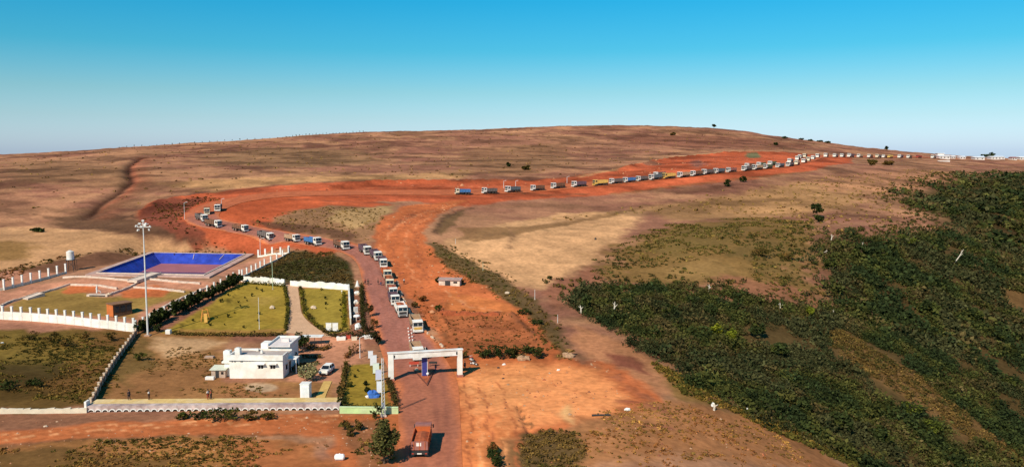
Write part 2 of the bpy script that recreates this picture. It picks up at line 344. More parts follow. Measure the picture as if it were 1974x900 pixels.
def terrain_h(x, y, d_road=None):
    x = np.asarray(x, float); y = np.asarray(y, float)
    h = base_h(x, y)
    r = np.hypot(x, y)
    dr = sdist(x, y, road_poly) if d_road is None else d_road
    rough = sstep(0.5, 6, dr)
    for rect in FLAT:
        rough = rough * sstep(0.0, 2.5, sdist(x, y, rect))
    amp = np.clip(0.35 + (r - 250) / 400, 0.3, 1.6)
    h = h + rough * amp * (fbm(x / 9, y / 9, 3, 4) - 0.5) * 1.1
    h = h + rough * np.clip((r - 330) / 500, 0, 1) * (fbm(x / 55, y / 55, 8, 3) - 0.5) * 2.4
    g = np.exp(-(ldist(x, y, GULLY) / 3.0) ** 2); h = h - 1.1 * g + 0.2 * np.exp(-(ldist(x, y, GULLY - np.array([5.5, 0])) / 3.0) ** 2)
    g = np.exp(-(ldist(x, y, GULLY2) / 0.6) ** 2); h = h - 0.5 * g
    for i, b in enumerate(BANKS):
        w_ = 1.0 if i < 4 else 3.0
        h = h + rough * (0.55 if i < 4 else 1.3) * np.exp(-(ldist(x, y, b) / w_) ** 2) * (0.4 + 1.2 * fbm(x / 3, y / 3, 5, 3))
    # basin
    dp = sdist(x, y, pond_poly)
    k = 1 - sstep(3.5, 14, dp)
    h = h * (1 - k) + (POND_Z - 0.25) * k
    h = h - 5.0 * sstep(0.2, -2.0, dp)
    return h

def seg_px(l):
    return [P(u, v) for u, v in l]
# levelled strips and pads
def quad_px(pts, z=None):
    return poly_px(pts)
LAWN_PATH = [((549,548),(574,553)),((556,575),(578,580)),((557,605),(582,604)),((553,625),(600,625)),((552,642),(640,650))]
YELLOW_PATH = [((624,735),(640,735)),((612,760),(629,760)),((600,783),(622,783))]
FOOTWAY = [((168,787.5),(180,778)),((400,783),(400,774)),((600,779.5),(600,771.5)),((655,781),(655,773))]
FLAT = [poly_px([(430,735),(430,640),(600,640),(600,735)]), poly_px([(160,800),(170,772),(660,765),(775,775),(775,800)]),
        poly_px([(548,546),(578,550),(590,604),(650,640),(645,655),(545,655)]), poly_px([(596,790),(622,730),(642,730),(630,790)]),
        poly_px([(560,650),(690,660),(650,735),(560,735)])]

# ---- the one sheet of ground, fine where it is near
ang = np.radians(np.concatenate([np.arange(-64, -36, 1.0), np.arange(-36, 36, 0.13), np.arange(36, 64.5, 1.0)]))
rad = np.concatenate([np.array([12, 24, 40, 55, 68, 78, 85]), 90 * 1.0072 ** np.arange(0, 350), ])
rad = np.concatenate([rad, np.geomspace(rad[-1] * 1.012, 7000, 60)])
A_, R_ = np.meshgrid(ang, rad)
GX, GY = R_ * np.sin(A_), R_ * np.cos(A_)
droad = sdist(GX, GY, road_poly)
GZ = terrain_h(GX, GY, droad)
_on = droad < 0.3
GZ = GZ - 0.10 * sstep(-0.1, -1.0, droad)

def colour_field(x, y):
    r = np.hypot(x, y)
    wx = (fbm(x / 7, y / 7, 41, 4) - 0.5); wy = (fbm(x / 7 + 31, y / 7 + 7, 47, 4) - 0.5)
    wx2 = (fbm(x / 2.2, y / 2.2, 61, 3) - 0.5); wy2 = (fbm(x / 2.2, y / 2.2, 67, 3) - 0.5)
    n1 = fbm(x / 60, y / 38, 21, 5); n2 = fbm(x / 14, y / 10, 25, 4); n3 = fbm(x / 140, y / 90, 29, 3)
    T, B, O = (np.array(c) for c in (TAN, BROWN, OLIVE))
    k = sstep(0.38, 0.62, 0.55 * n1 + 0.45 * n2)[..., None]
    c = T * k + B * (1 - k)
    k = (sstep(0.52, 0.66, n3) * 0.5)[..., None]
    c = c * (1 - k) + np.array((0.30, 0.13, 0.075)) * k
    for poly, colr, soft, ragged, w in regs:
        lo = poly.min(0) - 40; hi = poly.max(0) + 40
        m = (x > lo[0]) & (x < hi[0]) & (y > lo[1]) & (y < hi[1])
        if not m.any():
            continue
        xx, yy = x[m] + wx[m] * ragged * 2 + wx2[m] * min(ragged, 3) * .7, y[m] + wy[m] * ragged * 2 + wy2[m] * min(ragged, 3) * .7
        d = sdist(xx, yy, poly)
        a = (w * sstep(soft, -soft, d))[..., None]
        c[m] = c[m] * (1 - a) + np.array(colr) * a
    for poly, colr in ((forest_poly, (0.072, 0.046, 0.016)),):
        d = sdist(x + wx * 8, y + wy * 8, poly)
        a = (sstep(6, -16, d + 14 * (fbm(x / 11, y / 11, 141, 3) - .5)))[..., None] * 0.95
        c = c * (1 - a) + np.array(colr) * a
    for poly in (spur_poly, bare_poly):
        d = sdist(x + wx * 12, y + wy * 12, poly)
        a = sstep(3, -3, d)[..., None] * 0.9
        c = c * (1 - a) + np.array((0.155, 0.080, 0.030)) * a
    g = np.exp(-(ldist(x, y, GULLY + np.array([7.5, 0])) / 5.0) ** 2)[..., None] * .4
    c = c * (1 - g) + np.array((0.33, 0.105, 0.054)) * g
    g = np.exp(-(ldist(x, y, GULLY) / 2.3) ** 2)[..., None] * .97
    c = c * (1 - g) + np.array((0.060, 0.024, 0.014)) * g
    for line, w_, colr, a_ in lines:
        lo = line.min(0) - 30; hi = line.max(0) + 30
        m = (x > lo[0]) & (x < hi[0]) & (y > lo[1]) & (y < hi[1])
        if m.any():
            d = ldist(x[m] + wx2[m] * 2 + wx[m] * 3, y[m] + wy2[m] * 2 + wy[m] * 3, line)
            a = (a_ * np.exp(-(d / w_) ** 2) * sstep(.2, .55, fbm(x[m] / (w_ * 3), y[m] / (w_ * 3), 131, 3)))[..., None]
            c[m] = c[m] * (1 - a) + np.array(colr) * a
    # mottling: stones, stains and thin cover everywhere
    mot = 0.50 * fbm(x / 4.5, y / 4.5, 71, 4) + 0.50 * fbm(x / 30, y / 22, 75, 4)
    c = c * (0.46 + 1.08 * mot)[..., None]
    fr = sstep(300, 420, r) * 1.0
    st = fbm(x / 26, y / 16, 77, 4)
    c = c * (1 - 0.42 * fr * sstep(0.50, 0.68, st))[..., None] * (1 + 0.20 * fr * sstep(0.48, 0.32, st))[..., None]
    calm = sstep(0.46, 0.62, c[..., 0])[..., None]      # trodden bare earth is the smoothest
    c = c * (1 + .12 * calm)
    spots = (1 - .8 * calm) * sstep(0.66, 0.76, fbm(x / 3.1, y / 3.1, 81, 3))[..., None] * 0.35
    c = c * (1 - spots) + c * np.array((0.55, 0.62, 0.60)) * spots
    return np.clip(c, 0, 1)

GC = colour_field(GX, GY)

def node_mat(name, base=(0.5, 0.5, 0.5), rough=0.85, noise=0.25, scale=3.0, attr=None, bump=0.0, metallic=0.0, tint2=None, spec=0.3, fine=12.0, trans=0.0):
    m = bpy.data.materials.new(name)
    m.use_nodes = True
    nt = m.node_tree; n, l = nt.nodes, nt.links
    b = n["Principled BSDF"]
    b.inputs["Roughness"].default_value = rough
    b.inputs["Metallic"].default_value = metallic
    b.inputs["Specular IOR Level"].default_value = spec
    geo = n.new("ShaderNodeNewGeometry") if attr else n.new("ShaderNodeTexCoord")
    src = geo.outputs["Position"] if attr else geo.outputs["Object"]
    t1 = n.new("ShaderNodeTexNoise"); t1.inputs["Scale"].default_value = scale; t1.inputs["Detail"].default_value = 5
    l.new(src, t1.inputs["Vector"])
    mr = n.new("ShaderNodeMapRange"); mr.inputs["From Min"].default_value = 0.3; mr.inputs["From Max"].default_value = 0.7
    mr.inputs["To Min"].default_value = 1 - noise; mr.inputs["To Max"].default_value = 1 + noise
    l.new(t1.outputs[0], mr.inputs["Value"])
    mul = n.new("ShaderNodeMix"); mul.data_type = 'RGBA'; mul.blend_type = 'MULTIPLY'; mul.inputs[0].default_value = 1
    if attr:
        at = n.new("ShaderNodeAttribute"); at.attribute_name = attr
        l.new(at.outputs["Color"], mul.inputs["A"])
    elif tint2:
        mx = n.new("ShaderNodeMix"); mx.data_type = 'RGBA'
        t2 = n.new("ShaderNodeTexNoise"); t2.inputs["Scale"].default_value = scale * 0.35; t2.inputs["Detail"].default_value = 4
        l.new(src, t2.inputs["Vector"])
        mr2 = n.new("ShaderNodeMapRange"); mr2.inputs["From Min"].default_value = 0.42; mr2.inputs["From Max"].default_value = 0.62
        l.new(t2.outputs[0], mr2.inputs["Value"])
        l.new(mr2.outputs[0], mx.inputs[0])
        mx.inputs["A"].default_value = (*base, 1); mx.inputs["B"].default_value = (*tint2, 1)
        l.new(mx.outputs["Result"], mul.inputs["A"])
    else:
        mul.inputs["A"].default_value = (*base, 1)
    l.new(mr.outputs[0], mul.inputs["B"])
    l.new(mul.outputs["Result"], b.inputs["Base Color"])
    if bump:
        t3 = n.new("ShaderNodeTexNoise"); t3.inputs["Scale"].default_value = fine; t3.inputs["Detail"].default_value = 6
        l.new(src, t3.inputs["Vector"])
        bp = n.new("ShaderNodeBump"); bp.inputs["Strength"].default_value = bump; bp.inputs["Distance"].default_value = 0.4
        l.new(t3.outputs[0], bp.inputs["Height"]); l.new(bp.outputs[0], b.inputs["Normal"])
    return m

def mesh_np(name, verts, faces, mat=None, colours=None, smooth=False):
    me = bpy.data.meshes.new(name)
    verts = np.asarray(verts, np.float32); faces = np.asarray(faces, np.int32)
    k = faces.shape[1]
    me.vertices.add(len(verts)); me.vertices.foreach_set("co", verts.ravel())
    me.loops.add(faces.size); me.loops.foreach_set("vertex_index", faces.ravel())
    me.polygons.add(len(faces)); me.polygons.foreach_set("loop_start", np.arange(0, faces.size, k, dtype=np.int32))
    me.update(calc_edges=True)
    if smooth:
        me.polygons.foreach_set("use_smooth", np.ones(len(faces), bool))
    if colours is not None:
        ca = me.color_attributes.new("tint", 'FLOAT_COLOR', 'POINT')
        cc = np.ones((len(verts), 4), np.float32); cc[:, :3] = colours
        ca.data.foreach_set("color", cc.ravel())
    if mat:
        me.materials.append(mat)
    return me

def link(name, me, parent=None, loc=None):
    o = bpy.data.objects.new(name, me)
    COL.objects.link(o)
    if parent:
        o.parent = parent
    if loc is not None:
        o.location = loc
    return o

nr, nc = GX.shape
idx = np.arange(nr * nc).reshape(nr, nc)
gf = np.stack([idx[:-1, :-1], idx[:-1, 1:], idx[1:, 1:], idx[1:, :-1]], -1).reshape(-1, 4)
M_GROUND = node_mat("ground_earth", attr="tint", rough=0.97, noise=0.20, scale=0.9, bump=0.16, fine=1.6, spec=0.03)
ground = link("ground", mesh_np("ground", np.stack([GX, GY, GZ], -1).reshape(-1, 3), gf[:, ::-1], M_GROUND, GC.reshape(-1, 3), True))
ground["kind"] = "structure"

def H(x, y):
    return float(terrain_h(np.array([x]), np.array([y]))[0])
def G(u, v, dz=0.0):
    p = P(u, v)
    return Vector((p.x, p.y, H(p.x, p.y) + dz))

def strip(name, left, right, mat, lift=0.05, across=6, n=8, colours=None, thick=0.0, z=None):
    L = np.array(spline([np.array(p) for p in left], n)); R = np.array(spline([np.array(p) for p in right], n))
    t = np.linspace(0, 1, across + 1)[None, :, None]
    V = L[:, None, :] * (1 - t) + R[:, None, :] * t
    x, y = V[..., 0], V[..., 1]
    V[..., 2] = (terrain_h(x, y) if z is None else z) + lift + 0.0003 * np.hypot(x, y)
    m, k = x.shape
    ii = np.arange(m * k).reshape(m, k)
    F = np.stack([ii[:-1, :-1], ii[:-1, 1:], ii[1:, 1:], ii[1:, :-1]], -1).reshape(-1, 4)
    cl = None if colours is None else colours(x, y).reshape(-1, 3)
    o = link(name, mesh_np(name, V.reshape(-1, 3), F, mat, cl, True))
    o["kind"] = "structure"
    return o, V

def road_colour(x, y):
    # wheel-worn, dust-covered asphalt: red dust at both edges and down the crown
    k, m = x.shape
    t = np.linspace(0, 1, m)[None, :] * np.ones((k, 1))
    n = fbm(x / 6, y / 18, 91, 4)
    near = sstep(175, 135, np.hypot(x, y))[..., None]
    base = np.array((0.310, 0.118, 0.084)) * (1 - near) + np.array((0.39, 0.130, 0.068)) * near; dust = np.array((0.52, 0.150, 0.054)); dark = np.array((0.245, 0.078, 0.048))
    e = np.clip(np.abs(t - 0.5) * 2, 0, 1)
    a = (sstep(0.68, 1.0, e + (n - .5) * .5) * 0.9)[..., None]
    c = base * (1 - a) + dust * a
    w = np.exp(-((t - 0.63 + (n - .5) * .06) / 0.05) ** 2) + np.exp(-((t - 0.78 + (n - .5) * .06) / 0.05) ** 2) + .6 * np.exp(-((t - 0.2) / 0.06) ** 2) + .6 * np.exp(-((t - 0.36) / 0.06) ** 2)
    a = (np.clip(w, 0, 1) * 0.45 * (0.4 + n))[..., None]
    c = c * (1 - a) + dark * a
    far = sstep(322, 350, np.hypot(x, y))[..., None]
    c = c * (1 - far) + np.array((0.43, 0.112, 0.042)) * far
    return c * (0.75 + 0.5 * fbm(x / 2.5, y / 5, 95, 3))[..., None]
M_ROAD = node_mat("dusty_road", attr="tint", rough=0.9, noise=0.18, scale=1.2, bump=0.15, fine=4, spec=0.15)
strip("road", [a for a, b in ROAD_W], [b for a, b in ROAD_W], M_ROAD, 0.012, 22, 10, road_colour)

def tint_fn(c, amp=0.3, sc=1.5):
    return lambda x, y: np.array(c) * (1 - amp / 2 + amp * fbm(x / sc, y / sc, 33, 3))[..., None]
M_PAVE = node_mat("pale_paving", attr="tint", rough=0.9, noise=0.12, scale=2.5, bump=0.1, spec=0.15)
strip("path", [P(*a) for a, b in LAWN_PATH], [P(*b) for a, b in LAWN_PATH], M_PAVE, 0.03, 8, 8, tint_fn((0.50, 0.30, 0.18)))
strip("path", [P(*a) for a, b in YELLOW_PATH], [P(*b) for a, b in YELLOW_PATH], M_PAVE, 0.05, 5, 6, tint_fn((0.58, 0.36, 0.11)))

# ------------------------------------------------------------------ materials
_mats = {}
def pm(name, col, rough=0.7, noise=0.12, scale=3.0, **kw):
    if name not in _mats:
        _mats[name] = node_mat(name, col, rough, noise, scale, **kw)
    return _mats[name]
WHITE = pm("white_paint", (0.78, 0.76, 0.72), 0.6, 0.10, 1.2, tint2=(0.66, 0.60, 0.52))
WHITE_WALL = pm("limewash", (0.80, 0.77, 0.71), 0.85, 0.10, 0.8, tint2=(0.72, 0.65, 0.56))
CREAM = pm("cream_plaster", (0.66, 0.56, 0.42), 0.85, 0.12, 1.0)
GREY_ROOF = pm("concrete_roof", (0.42, 0.36, 0.33), 0.9, 0.15, 0.7, tint2=(0.34, 0.27, 0.24))
CONCRETE = pm("dusty_concrete", (0.46, 0.33, 0.25), 0.9, 0.2, 0.9, tint2=(0.36, 0.22, 0.15))
PALE_CONC = pm("pale_concrete", (0.58, 0.45, 0.36), 0.9, 0.2, 0.9)
GLASS = pm("dark_glass", (0.012, 0.014, 0.018), 0.12, 0.1, 1.0, spec=0.6)
DARKM = pm("dark_metal", (0.035, 0.032, 0.032), 0.6, 0.2, 2.0)
TYRE = pm("dusty_tyre", (0.05, 0.035, 0.028), 0.95, 0.2, 4.0)
RIM = pm("wheel_rim", (0.30, 0.24, 0.20), 0.6, 0.2, 4.0)
LAMPG = pm("headlamp_glass", (0.75, 0.74, 0.70), 0.15, 0.05, 2.0)
STEEL = pm("galvanised_steel", (0.62, 0.60, 0.57), 0.45, 0.08, 2.0)
GREENP = pm("pale_green_paint", (0.42, 0.58, 0.25), 0.8, 0.15, 0.6, tint2=(0.50, 0.58, 0.33))
BLUEP = pm("indigo_board", (0.040, 0.042, 0.20), 0.5, 0.15, 1.5)
BLUEC = pm("blue_cloth", (0.04, 0.13, 0.42), 0.8, 0.2, 1.5)
LINER = pm("blue_pond_liner", (0.016, 0.034, 0.28), 0.6, 0.25, 0.5, tint2=(0.022, 0.052, 0.38), bump=0.5, fine=0.6)
PFLOOR = pm("pond_floor", (0.36, 0.125, 0.135), 0.8, 0.15, 0.12, tint2=(0.30, 0.10, 0.13))
RIMPAVE = pm("pond_rim_paving", (0.50, 0.33, 0.27), 0.9, 0.18, 0.5, tint2=(0.42, 0.24, 0.19))
ORANGEP = pm("orange_sheet", (0.50, 0.14, 0.035), 0.7, 0.15, 0.8)
SHADED_SHEET = pm("shaded_sheet", (0.14, 0.07, 0.035), 0.85, 0.25, 0.8)  # dark tone of the kiosk's unlit side, shade put into the colour
YPAINT = pm("yellow_paint", (0.62, 0.36, 0.05), 0.6, 0.12, 1.2)
REDP = pm("red_paint", (0.42, 0.055, 0.03), 0.6, 0.15, 1.2)
TRUNK = pm("bark", (0.12, 0.075, 0.045), 0.95, 0.3, 4.0)
PALEWOOD = pm("dead_wood", (0.55, 0.47, 0.38), 0.9, 0.2, 3.0)
SKIN = pm("skin", (0.22, 0.11, 0.065), 0.7, 0.08, 4.0)
HAIRM = pm("black_hair", (0.01, 0.009, 0.008), 0.6, 0.2, 8.0)
STONE = pm("pale_stone", (0.56, 0.42, 0.30), 0.95, 0.2, 2.0)
M_LEAF = node_mat("foliage", attr="tint", rough=0.95, noise=0.25, scale=0.7, spec=0.04)
BODYC = {
 'white': WHITE, 'cream': pm("cream_truck_paint", (0.66, 0.56, 0.40), 0.5, 0.1, 1.0), 'blue': pm("blue_truck_paint", (0.055, 0.16, 0.36), 0.6, 0.2, 0.9),
 'grey': pm("grey_truck_paint", (0.14, 0.115, 0.105), 0.7, 0.2, 0.9), 'yellow': pm("yellow_truck_paint", (0.64, 0.40, 0.10), 0.6, 0.15, 0.9),
 'brown': pm("brown_truck_paint", (0.17, 0.085, 0.05), 0.8, 0.25, 0.9), 'purple': pm("plum_truck_paint", (0.13, 0.075, 0.095), 0.75, 0.2, 0.9),
 'tan': pm("tan_truck_paint", (0.40, 0.26, 0.16), 0.8, 0.2, 0.9), 'orange': pm("orange_truck_paint", (0.46, 0.105, 0.028), 0.6, 0.2, 0.9),
 'red': pm("red_truck_paint", (0.33, 0.055, 0.035), 0.6, 0.2, 0.9), 'green': pm("green_truck_paint", (0.10, 0.13, 0.07), 0.8, 0.2, 0.9),
 'steel': pm("blue_grey_truck_paint", (0.10, 0.125, 0.14), 0.7, 0.2, 0.9), 'maroon': pm("maroon_truck_paint", (0.30, 0.12, 0.095), 0.6, 0.2, 0.9)}
EARTH = pm("loose_red_earth", (0.34, 0.085, 0.032), 0.98, 0.3, 1.4)

# ------------------------------------------------------------------ mesh builder
class MB:
    def __init__(s):
        s.v = []; s.f = []; s.m = []
    def add(s, vs, fs, mi=0):
        o = len(s.v); s.v += [tuple(map(float, q)) for q in vs]
        s.f += [tuple(o + i for i in f) for f in fs]; s.m += [mi] * len(fs)
        return s
    def box(s, x0, x1, y0, y1, z0, z1, mi=0, top=(0, 0)):
        tx, ty = top
        vs = [(x0, y0, z0), (x1, y0, z0), (x1, y1, z0), (x0, y1, z0), (x0 + tx, y0 + ty, z1), (x1 - tx, y0 + ty, z1), (x1 - tx, y1 - ty, z1), (x0 + tx, y1 - ty, z1)]
        return s.add(vs, [(3, 2, 1, 0), (4, 5, 6, 7), (0, 1, 5, 4), (1, 2, 6, 5), (2, 3, 7, 6), (3, 0, 4, 7)], mi)
    def prism(s, prof, x0, x1, mi=0, inset=0.0):
        """profile of (y,z), counter-clockwise seen from +x, extruded along x"""
        n = len(prof)
        vs = [(x0, y, z) for y, z in prof] + [(x1, y, z) for y, z in prof]
        fs = [tuple(range(n))[::-1], tuple(range(n, 2 * n))] + [(i, (i + 1) % n, n + (i + 1) % n, n + i) for i in range(n)]
        return s.add(vs, fs, mi)
    def tube(s, p0, p1, r0, r1=None, n=8, mi=0, caps=True):
        r1 = r0 if r1 is None else r1
        p0, p1 = Vector(p0), Vector(p1); d = (p1 - p0).normalized()
        a = d.orthogonal().normalized(); b = d.cross(a)
        vs = []
        for p, r in ((p0, r0), (p1, r1)):
            for k in range(n):
                t = 6.28318 * k / n
                vs.append(p + a * (r * math.cos(t)) + b * (r * math.sin(t)))
        fs = [(i, (i + 1) % n, n + (i + 1) % n, n + i) for i in range(n)]
        if caps:
            fs += [tuple(range(n))[::-1], tuple(range(n, 2 * n))]
        return s.add(vs, fs, mi)
    def path(s, pts, r, n=6, mi=0):
        for a, b in zip(pts[:-1], pts[1:]):
            s.tube(a, b, r, None, n, mi)
        return s
    def blob(s, c, r, seed=0, rings=5, seg=8, mi=0, rough=0.25):
        rr = random.Random(seed); c = Vector(c); vs = []; fs = []
        rx, ry, rz = r if hasattr(r, '__len__') else (r, r, r)
        for i in range(rings + 1):
            th = math.pi * i / rings
            for k in range(seg):
                ph = 6.28318 * k / seg; q = 1 + rr.uniform(-rough, rough)
                vs.append((c.x + rx * q * math.sin(th) * math.cos(ph), c.y + ry * q * math.sin(th) * math.sin(ph), c.z + rz * q * math.cos(th)))
        for i in range(rings):
            for k in range(seg):
                fs.append((i * seg + k, (i + 1) * seg + k, (i + 1) * seg + (k + 1) % seg, i * seg + (k + 1) % seg))
        return s.add(vs, fs, mi)
    def mesh(s, name, mat, bevel=0.0):
        me = bpy.data.meshes.new(name)
        me.from_pydata(s.v, [], s.f)
        for m in (mat if isinstance(mat, (list, tuple)) else [mat]):
            me.materials.append(m)
        me.polygons.foreach_set("material_index", s.m)
        if bevel:
            bm = bmesh.new(); bm.from_mesh(me)
            bmesh.ops.remove_doubles(bm, verts=bm.verts, dist=1e-4)
            ed = [e for e in bm.edges if len(e.link_faces) == 2 and e.calc_face_angle(0) > 0.5]
            bmesh.ops.bevel(bm, geom=ed, offset=bevel, segments=2, affect='EDGES', clamp_overlap=True)
            bm.to_mesh(me); bm.free()
        me.update()
        return me
    def build(s, name, mat, parent=None, bevel=0.0, loc=None):
        return link(name, s.mesh(name, mat, bevel), parent, loc)

def tag(o, label, cat, group=None, kind=None):
    if label: o["label"] = label
    if cat: o["category"] = cat
    if group: o["group"] = group
    if kind: o["kind"] = kind
    return o
def thing(name, loc, rz, label, cat, group=None, pitch=0.0):
    o = bpy.data.objects.new(name, None)
    COL.objects.link(o)
    o.empty_display_size = 0.5
    o.location = loc
    o.rotation_euler = (pitch, 0, rz)
    return tag(o, label, cat, group)
def kids(o):
    return [c for c in bpy.data.objects if c.parent == o]
def copy_thing(root, loc, rz=None, scale=None, label=None, pitch=None):
    r = root.copy(); COL.objects.link(r); r.location = loc
    if rz is not None: r.rotation_euler = (r.rotation_euler[0] if pitch is None else pitch, 0, rz)
    if scale is not None: r.scale = (scale,) * 3 if not hasattr(scale, '__len__') else scale
    if label: r["label"] = label
    for c in root.children:
        d = c.copy(); COL.objects.link(d); d.parent = r
        for e in c.children:
            g = e.copy(); COL.objects.link(g); g.parent = d
    return r
ORD = ("first second third fourth fifth sixth seventh eighth ninth tenth eleventh twelfth thirteenth fourteenth fifteenth sixteenth seventeenth eighteenth nineteenth").split()
TENS = {2: "twent", 3: "thirt", 4: "fort", 5: "fift", 6: "sixt", 7: "sevent"}
def ordinal(n):
    if n < 20: return ORD[n - 1]
    t, u = divmod(n, 10)
    return TENS[t] + "ieth" if u == 0 else TENS[t] + "y-" + ORD[u - 1]

# ------------------------------------------------------------------ foliage
def leaf_quads(cen, size, tint, seed, up=0.35):
    """one small bent leaf spray (a quad) per centre"""
    g = np.random.default_rng(seed); n = len(cen)
    a = g.normal(size=(n, 3)); a[:, 2] *= 0.6; a /= np.linalg.norm(a, axis=1)[:, None]
    b = g.normal(size=(n, 3)); b -= a * (a * b).sum(1)[:, None]; b /= np.linalg.norm(b, axis=1)[:, None]
    s = (size * g.uniform(0.6, 1.35, n))[:, None]; w = s * g.uniform(0.35, 0.8, n)[:, None]
    V = np.stack([cen - a * s, cen + b * w, cen + a * s, cen - b * w * 0.9], 1).reshape(-1, 3)
    F = np.arange(n * 4).reshape(n, 4)
    T = np.repeat(np.asarray(tint) * np.array((1.0, 0.95, 0.62)), 4, 0)
    return V, F, T
def crown_points(g, n, rx, ry, rz, clumps=9, spread=0.42):
    cc = g.normal(size=(clumps, 3)); cc /= np.linalg.norm(cc, axis=1)[:, None]
    cc *= (g.uniform(0.35, 0.85, clumps) ** 0.7)[:, None]
    k = g.integers(0, clumps, n)
    d = g.normal(size=(n, 3)); d /= np.linalg.norm(d, axis=1)[:, None]
    p = cc[k] + d * (g.uniform(0.2, 1, n) ** 0.5 * spread)[:, None]
    return p * np.array([rx, ry, rz]), k
def crown_mesh(name, n, r, leaf, cols, seed, clumps=10, z=0.0, spread=0.42):
    g = np.random.default_rng(seed)
    p, k = crown_points(g, n, *r, clumps=clumps, spread=spread)
    p[:, 2] += z
    cols = np.array(cols)
    ct = cols[g.integers(0, len(cols), clumps)][k] * g.uniform(0.65, 1.4, (n, 1))
    V, F, T = leaf_quads(p, np.full(n, leaf), ct, seed + 1)
    return mesh_np(name, V, F, M_LEAF, T)
GREENS = [(0.040, 0.050, 0.014), (0.055, 0.058, 0.018), (0.030, 0.042, 0.014), (0.075, 0.070, 0.022)]
DKGREEN = [(0.024, 0.034, 0.014), (0.034, 0.042, 0.015), (0.020, 0.028, 0.012)]
BROWNG = [(0.095, 0.060, 0.024), (0.075, 0.060, 0.022), (0.12, 0.068, 0.028), (0.060, 0.048, 0.018)]
REDDISH = [(0.15, 0.060, 0.028), (0.10, 0.050, 0.022), (0.075, 0.055, 0.020)]
GREYG = [(0.26, 0.235, 0.165), (0.21, 0.195, 0.13), (0.30, 0.265, 0.19)]
LIME = [(0.16, 0.17, 0.02), (0.12, 0.14, 0.02)]

def trunk_mb(h, r, seed, limbs=5, spread=1.0, top=None):
    rr = random.Random(seed); m = MB()
    top = top or h
    p = Vector((0, 0, -0.3)); q = Vector((rr.uniform(-.1, .1) * h, rr.uniform(-.1, .1) * h, h))
    m.tube(p, q, r, r * 0.55, 7)
    for i in range(limbs):
        t = rr.uniform(0.45, 1.0); s = p.lerp(q, t); az = 6.283 * i / limbs + rr.uniform(-.5, .5)
        e = s + Vector((math.cos(az) * spread * rr.uniform(.5, .9), math.sin(az) * spread * rr.uniform(.5, .9), (top - s.z) * rr.uniform(.35, .85) + 0.2))
        m.tube(s, e, r * 0.45, r * 0.12, 5)
    return m
def tree(name, loc, h, w, cols, label, cat, group=None, seed=1, n=420, leaf=0.22, trunk=0.28, squash=1.0, clumps=11, lean=0.0, part="crown", spread=.42):
    t = thing(name, loc, 0, label, cat, group)
    rz = h * (1 - trunk) / 2
    trunk_mb(h * (trunk + 0.25), max(0.04, h * 0.028), seed, 5, w * 0.4, h * .8).build("trunk" if part == "crown" else "stem", TRUNK, t)
    o = link(part, crown_mesh(part, n, (w / 2, w / 2 * squash, rz), leaf, cols, seed, clumps, h * trunk + rz * 0.95, spread), t)
    t.rotation_euler = (0, lean, random.Random(seed).uniform(0, 6.28))
    return t
def scatter_batch(g, lo, hi, n, poly, keep, avoid, size, seed, ragged, gap, feather):
    pts = g.uniform(lo, hi, (n, 2))
    if keep is not None:
        pts = pts[keep(pts[:, 0], pts[:, 1])]
    x, y = pts[:, 0], pts[:, 1]
    ok = sdist(x, y, poly) + (fbm(x / 9, y / 9, seed, 3) - 0.5) * ragged * 2 < -size * 0.3
    if feather:
        dd = -sdist(x, y, poly)
        ok &= g.uniform(0, 1, len(x)) < np.clip(dd / feather, .10, 1) ** 1.2
    if gap:
        ok &= fbm(x / 13, y / 13, seed + 21, 4) + g.uniform(-.05, .05, len(x)) > gap
    for a in avoid:
        ok &= sdist(x, y, a) + (fbm(x / 9, y / 9, seed + 5, 3) - 0.5) * 14 > 0
    ok &= sdist(x, y, road_poly) > 0.6
    return pts[ok]
def scatter(name, label, cat, poly, n, cols, size, per, leaf, seed, hfac=0.8, keep=None, avoid=(), ragged=0.0, gap=0.0, feather=0.0):
    """a mass of low plants that nobody could count: one object"""
    g = np.random.default_rng(seed)
    lo, hi = poly.min(0), poly.max(0)
    pts = []
    got = 0
    for _ in range(12):
        q = scatter_batch(g, lo, hi, n * 5, poly, keep, avoid, size, seed, ragged, gap, feather)
        pts.append(q); got += len(q)
        if got >= n: break
    pts = np.vstack(pts)[:n]
    z = terrain_h(pts[:, 0], pts[:, 1])
    m = len(pts)
    s = size * (g.uniform(0.5, 1.5, m) if not feather else np.clip(g.lognormal(-.12, .42, m), .35, 2.3))
    cen = np.repeat(np.column_stack([pts, z]), per, 0); ss = np.repeat(s, per)
    d = g.normal(size=(m * per, 3)); d[:, 2] = np.abs(d[:, 2]); d /= np.linalg.norm(d, axis=1)[:, None]
    d *= (g.uniform(0.25, 1.0, m * per) ** 0.5)[:, None]
    cen = cen + d * np.column_stack([ss, ss, ss * hfac]) + np.column_stack([0 * ss, 0 * ss, ss * 0.05])
    cols = np.array(cols)
    patch = fbm(pts[:, 0] / 16, pts[:, 1] / 16, seed + 9, 3)
    ci = np.clip(((patch - 0.3) / 0.4 * len(cols) + g.uniform(-1, 1, m)).astype(int), 0, len(cols) - 1)
    tint = np.repeat(cols[ci] * g.uniform(0.7, 1.3, (m, 1)), per, 0) * g.uniform(0.65, 1.4, (m * per, 1))
    V, F, T = leaf_quads(cen, leaf * ss / size, tint, seed + 3)
    o = link(name, mesh_np(name, V, F, M_LEAF, T))
    return tag(o, label, cat, None, "stuff")

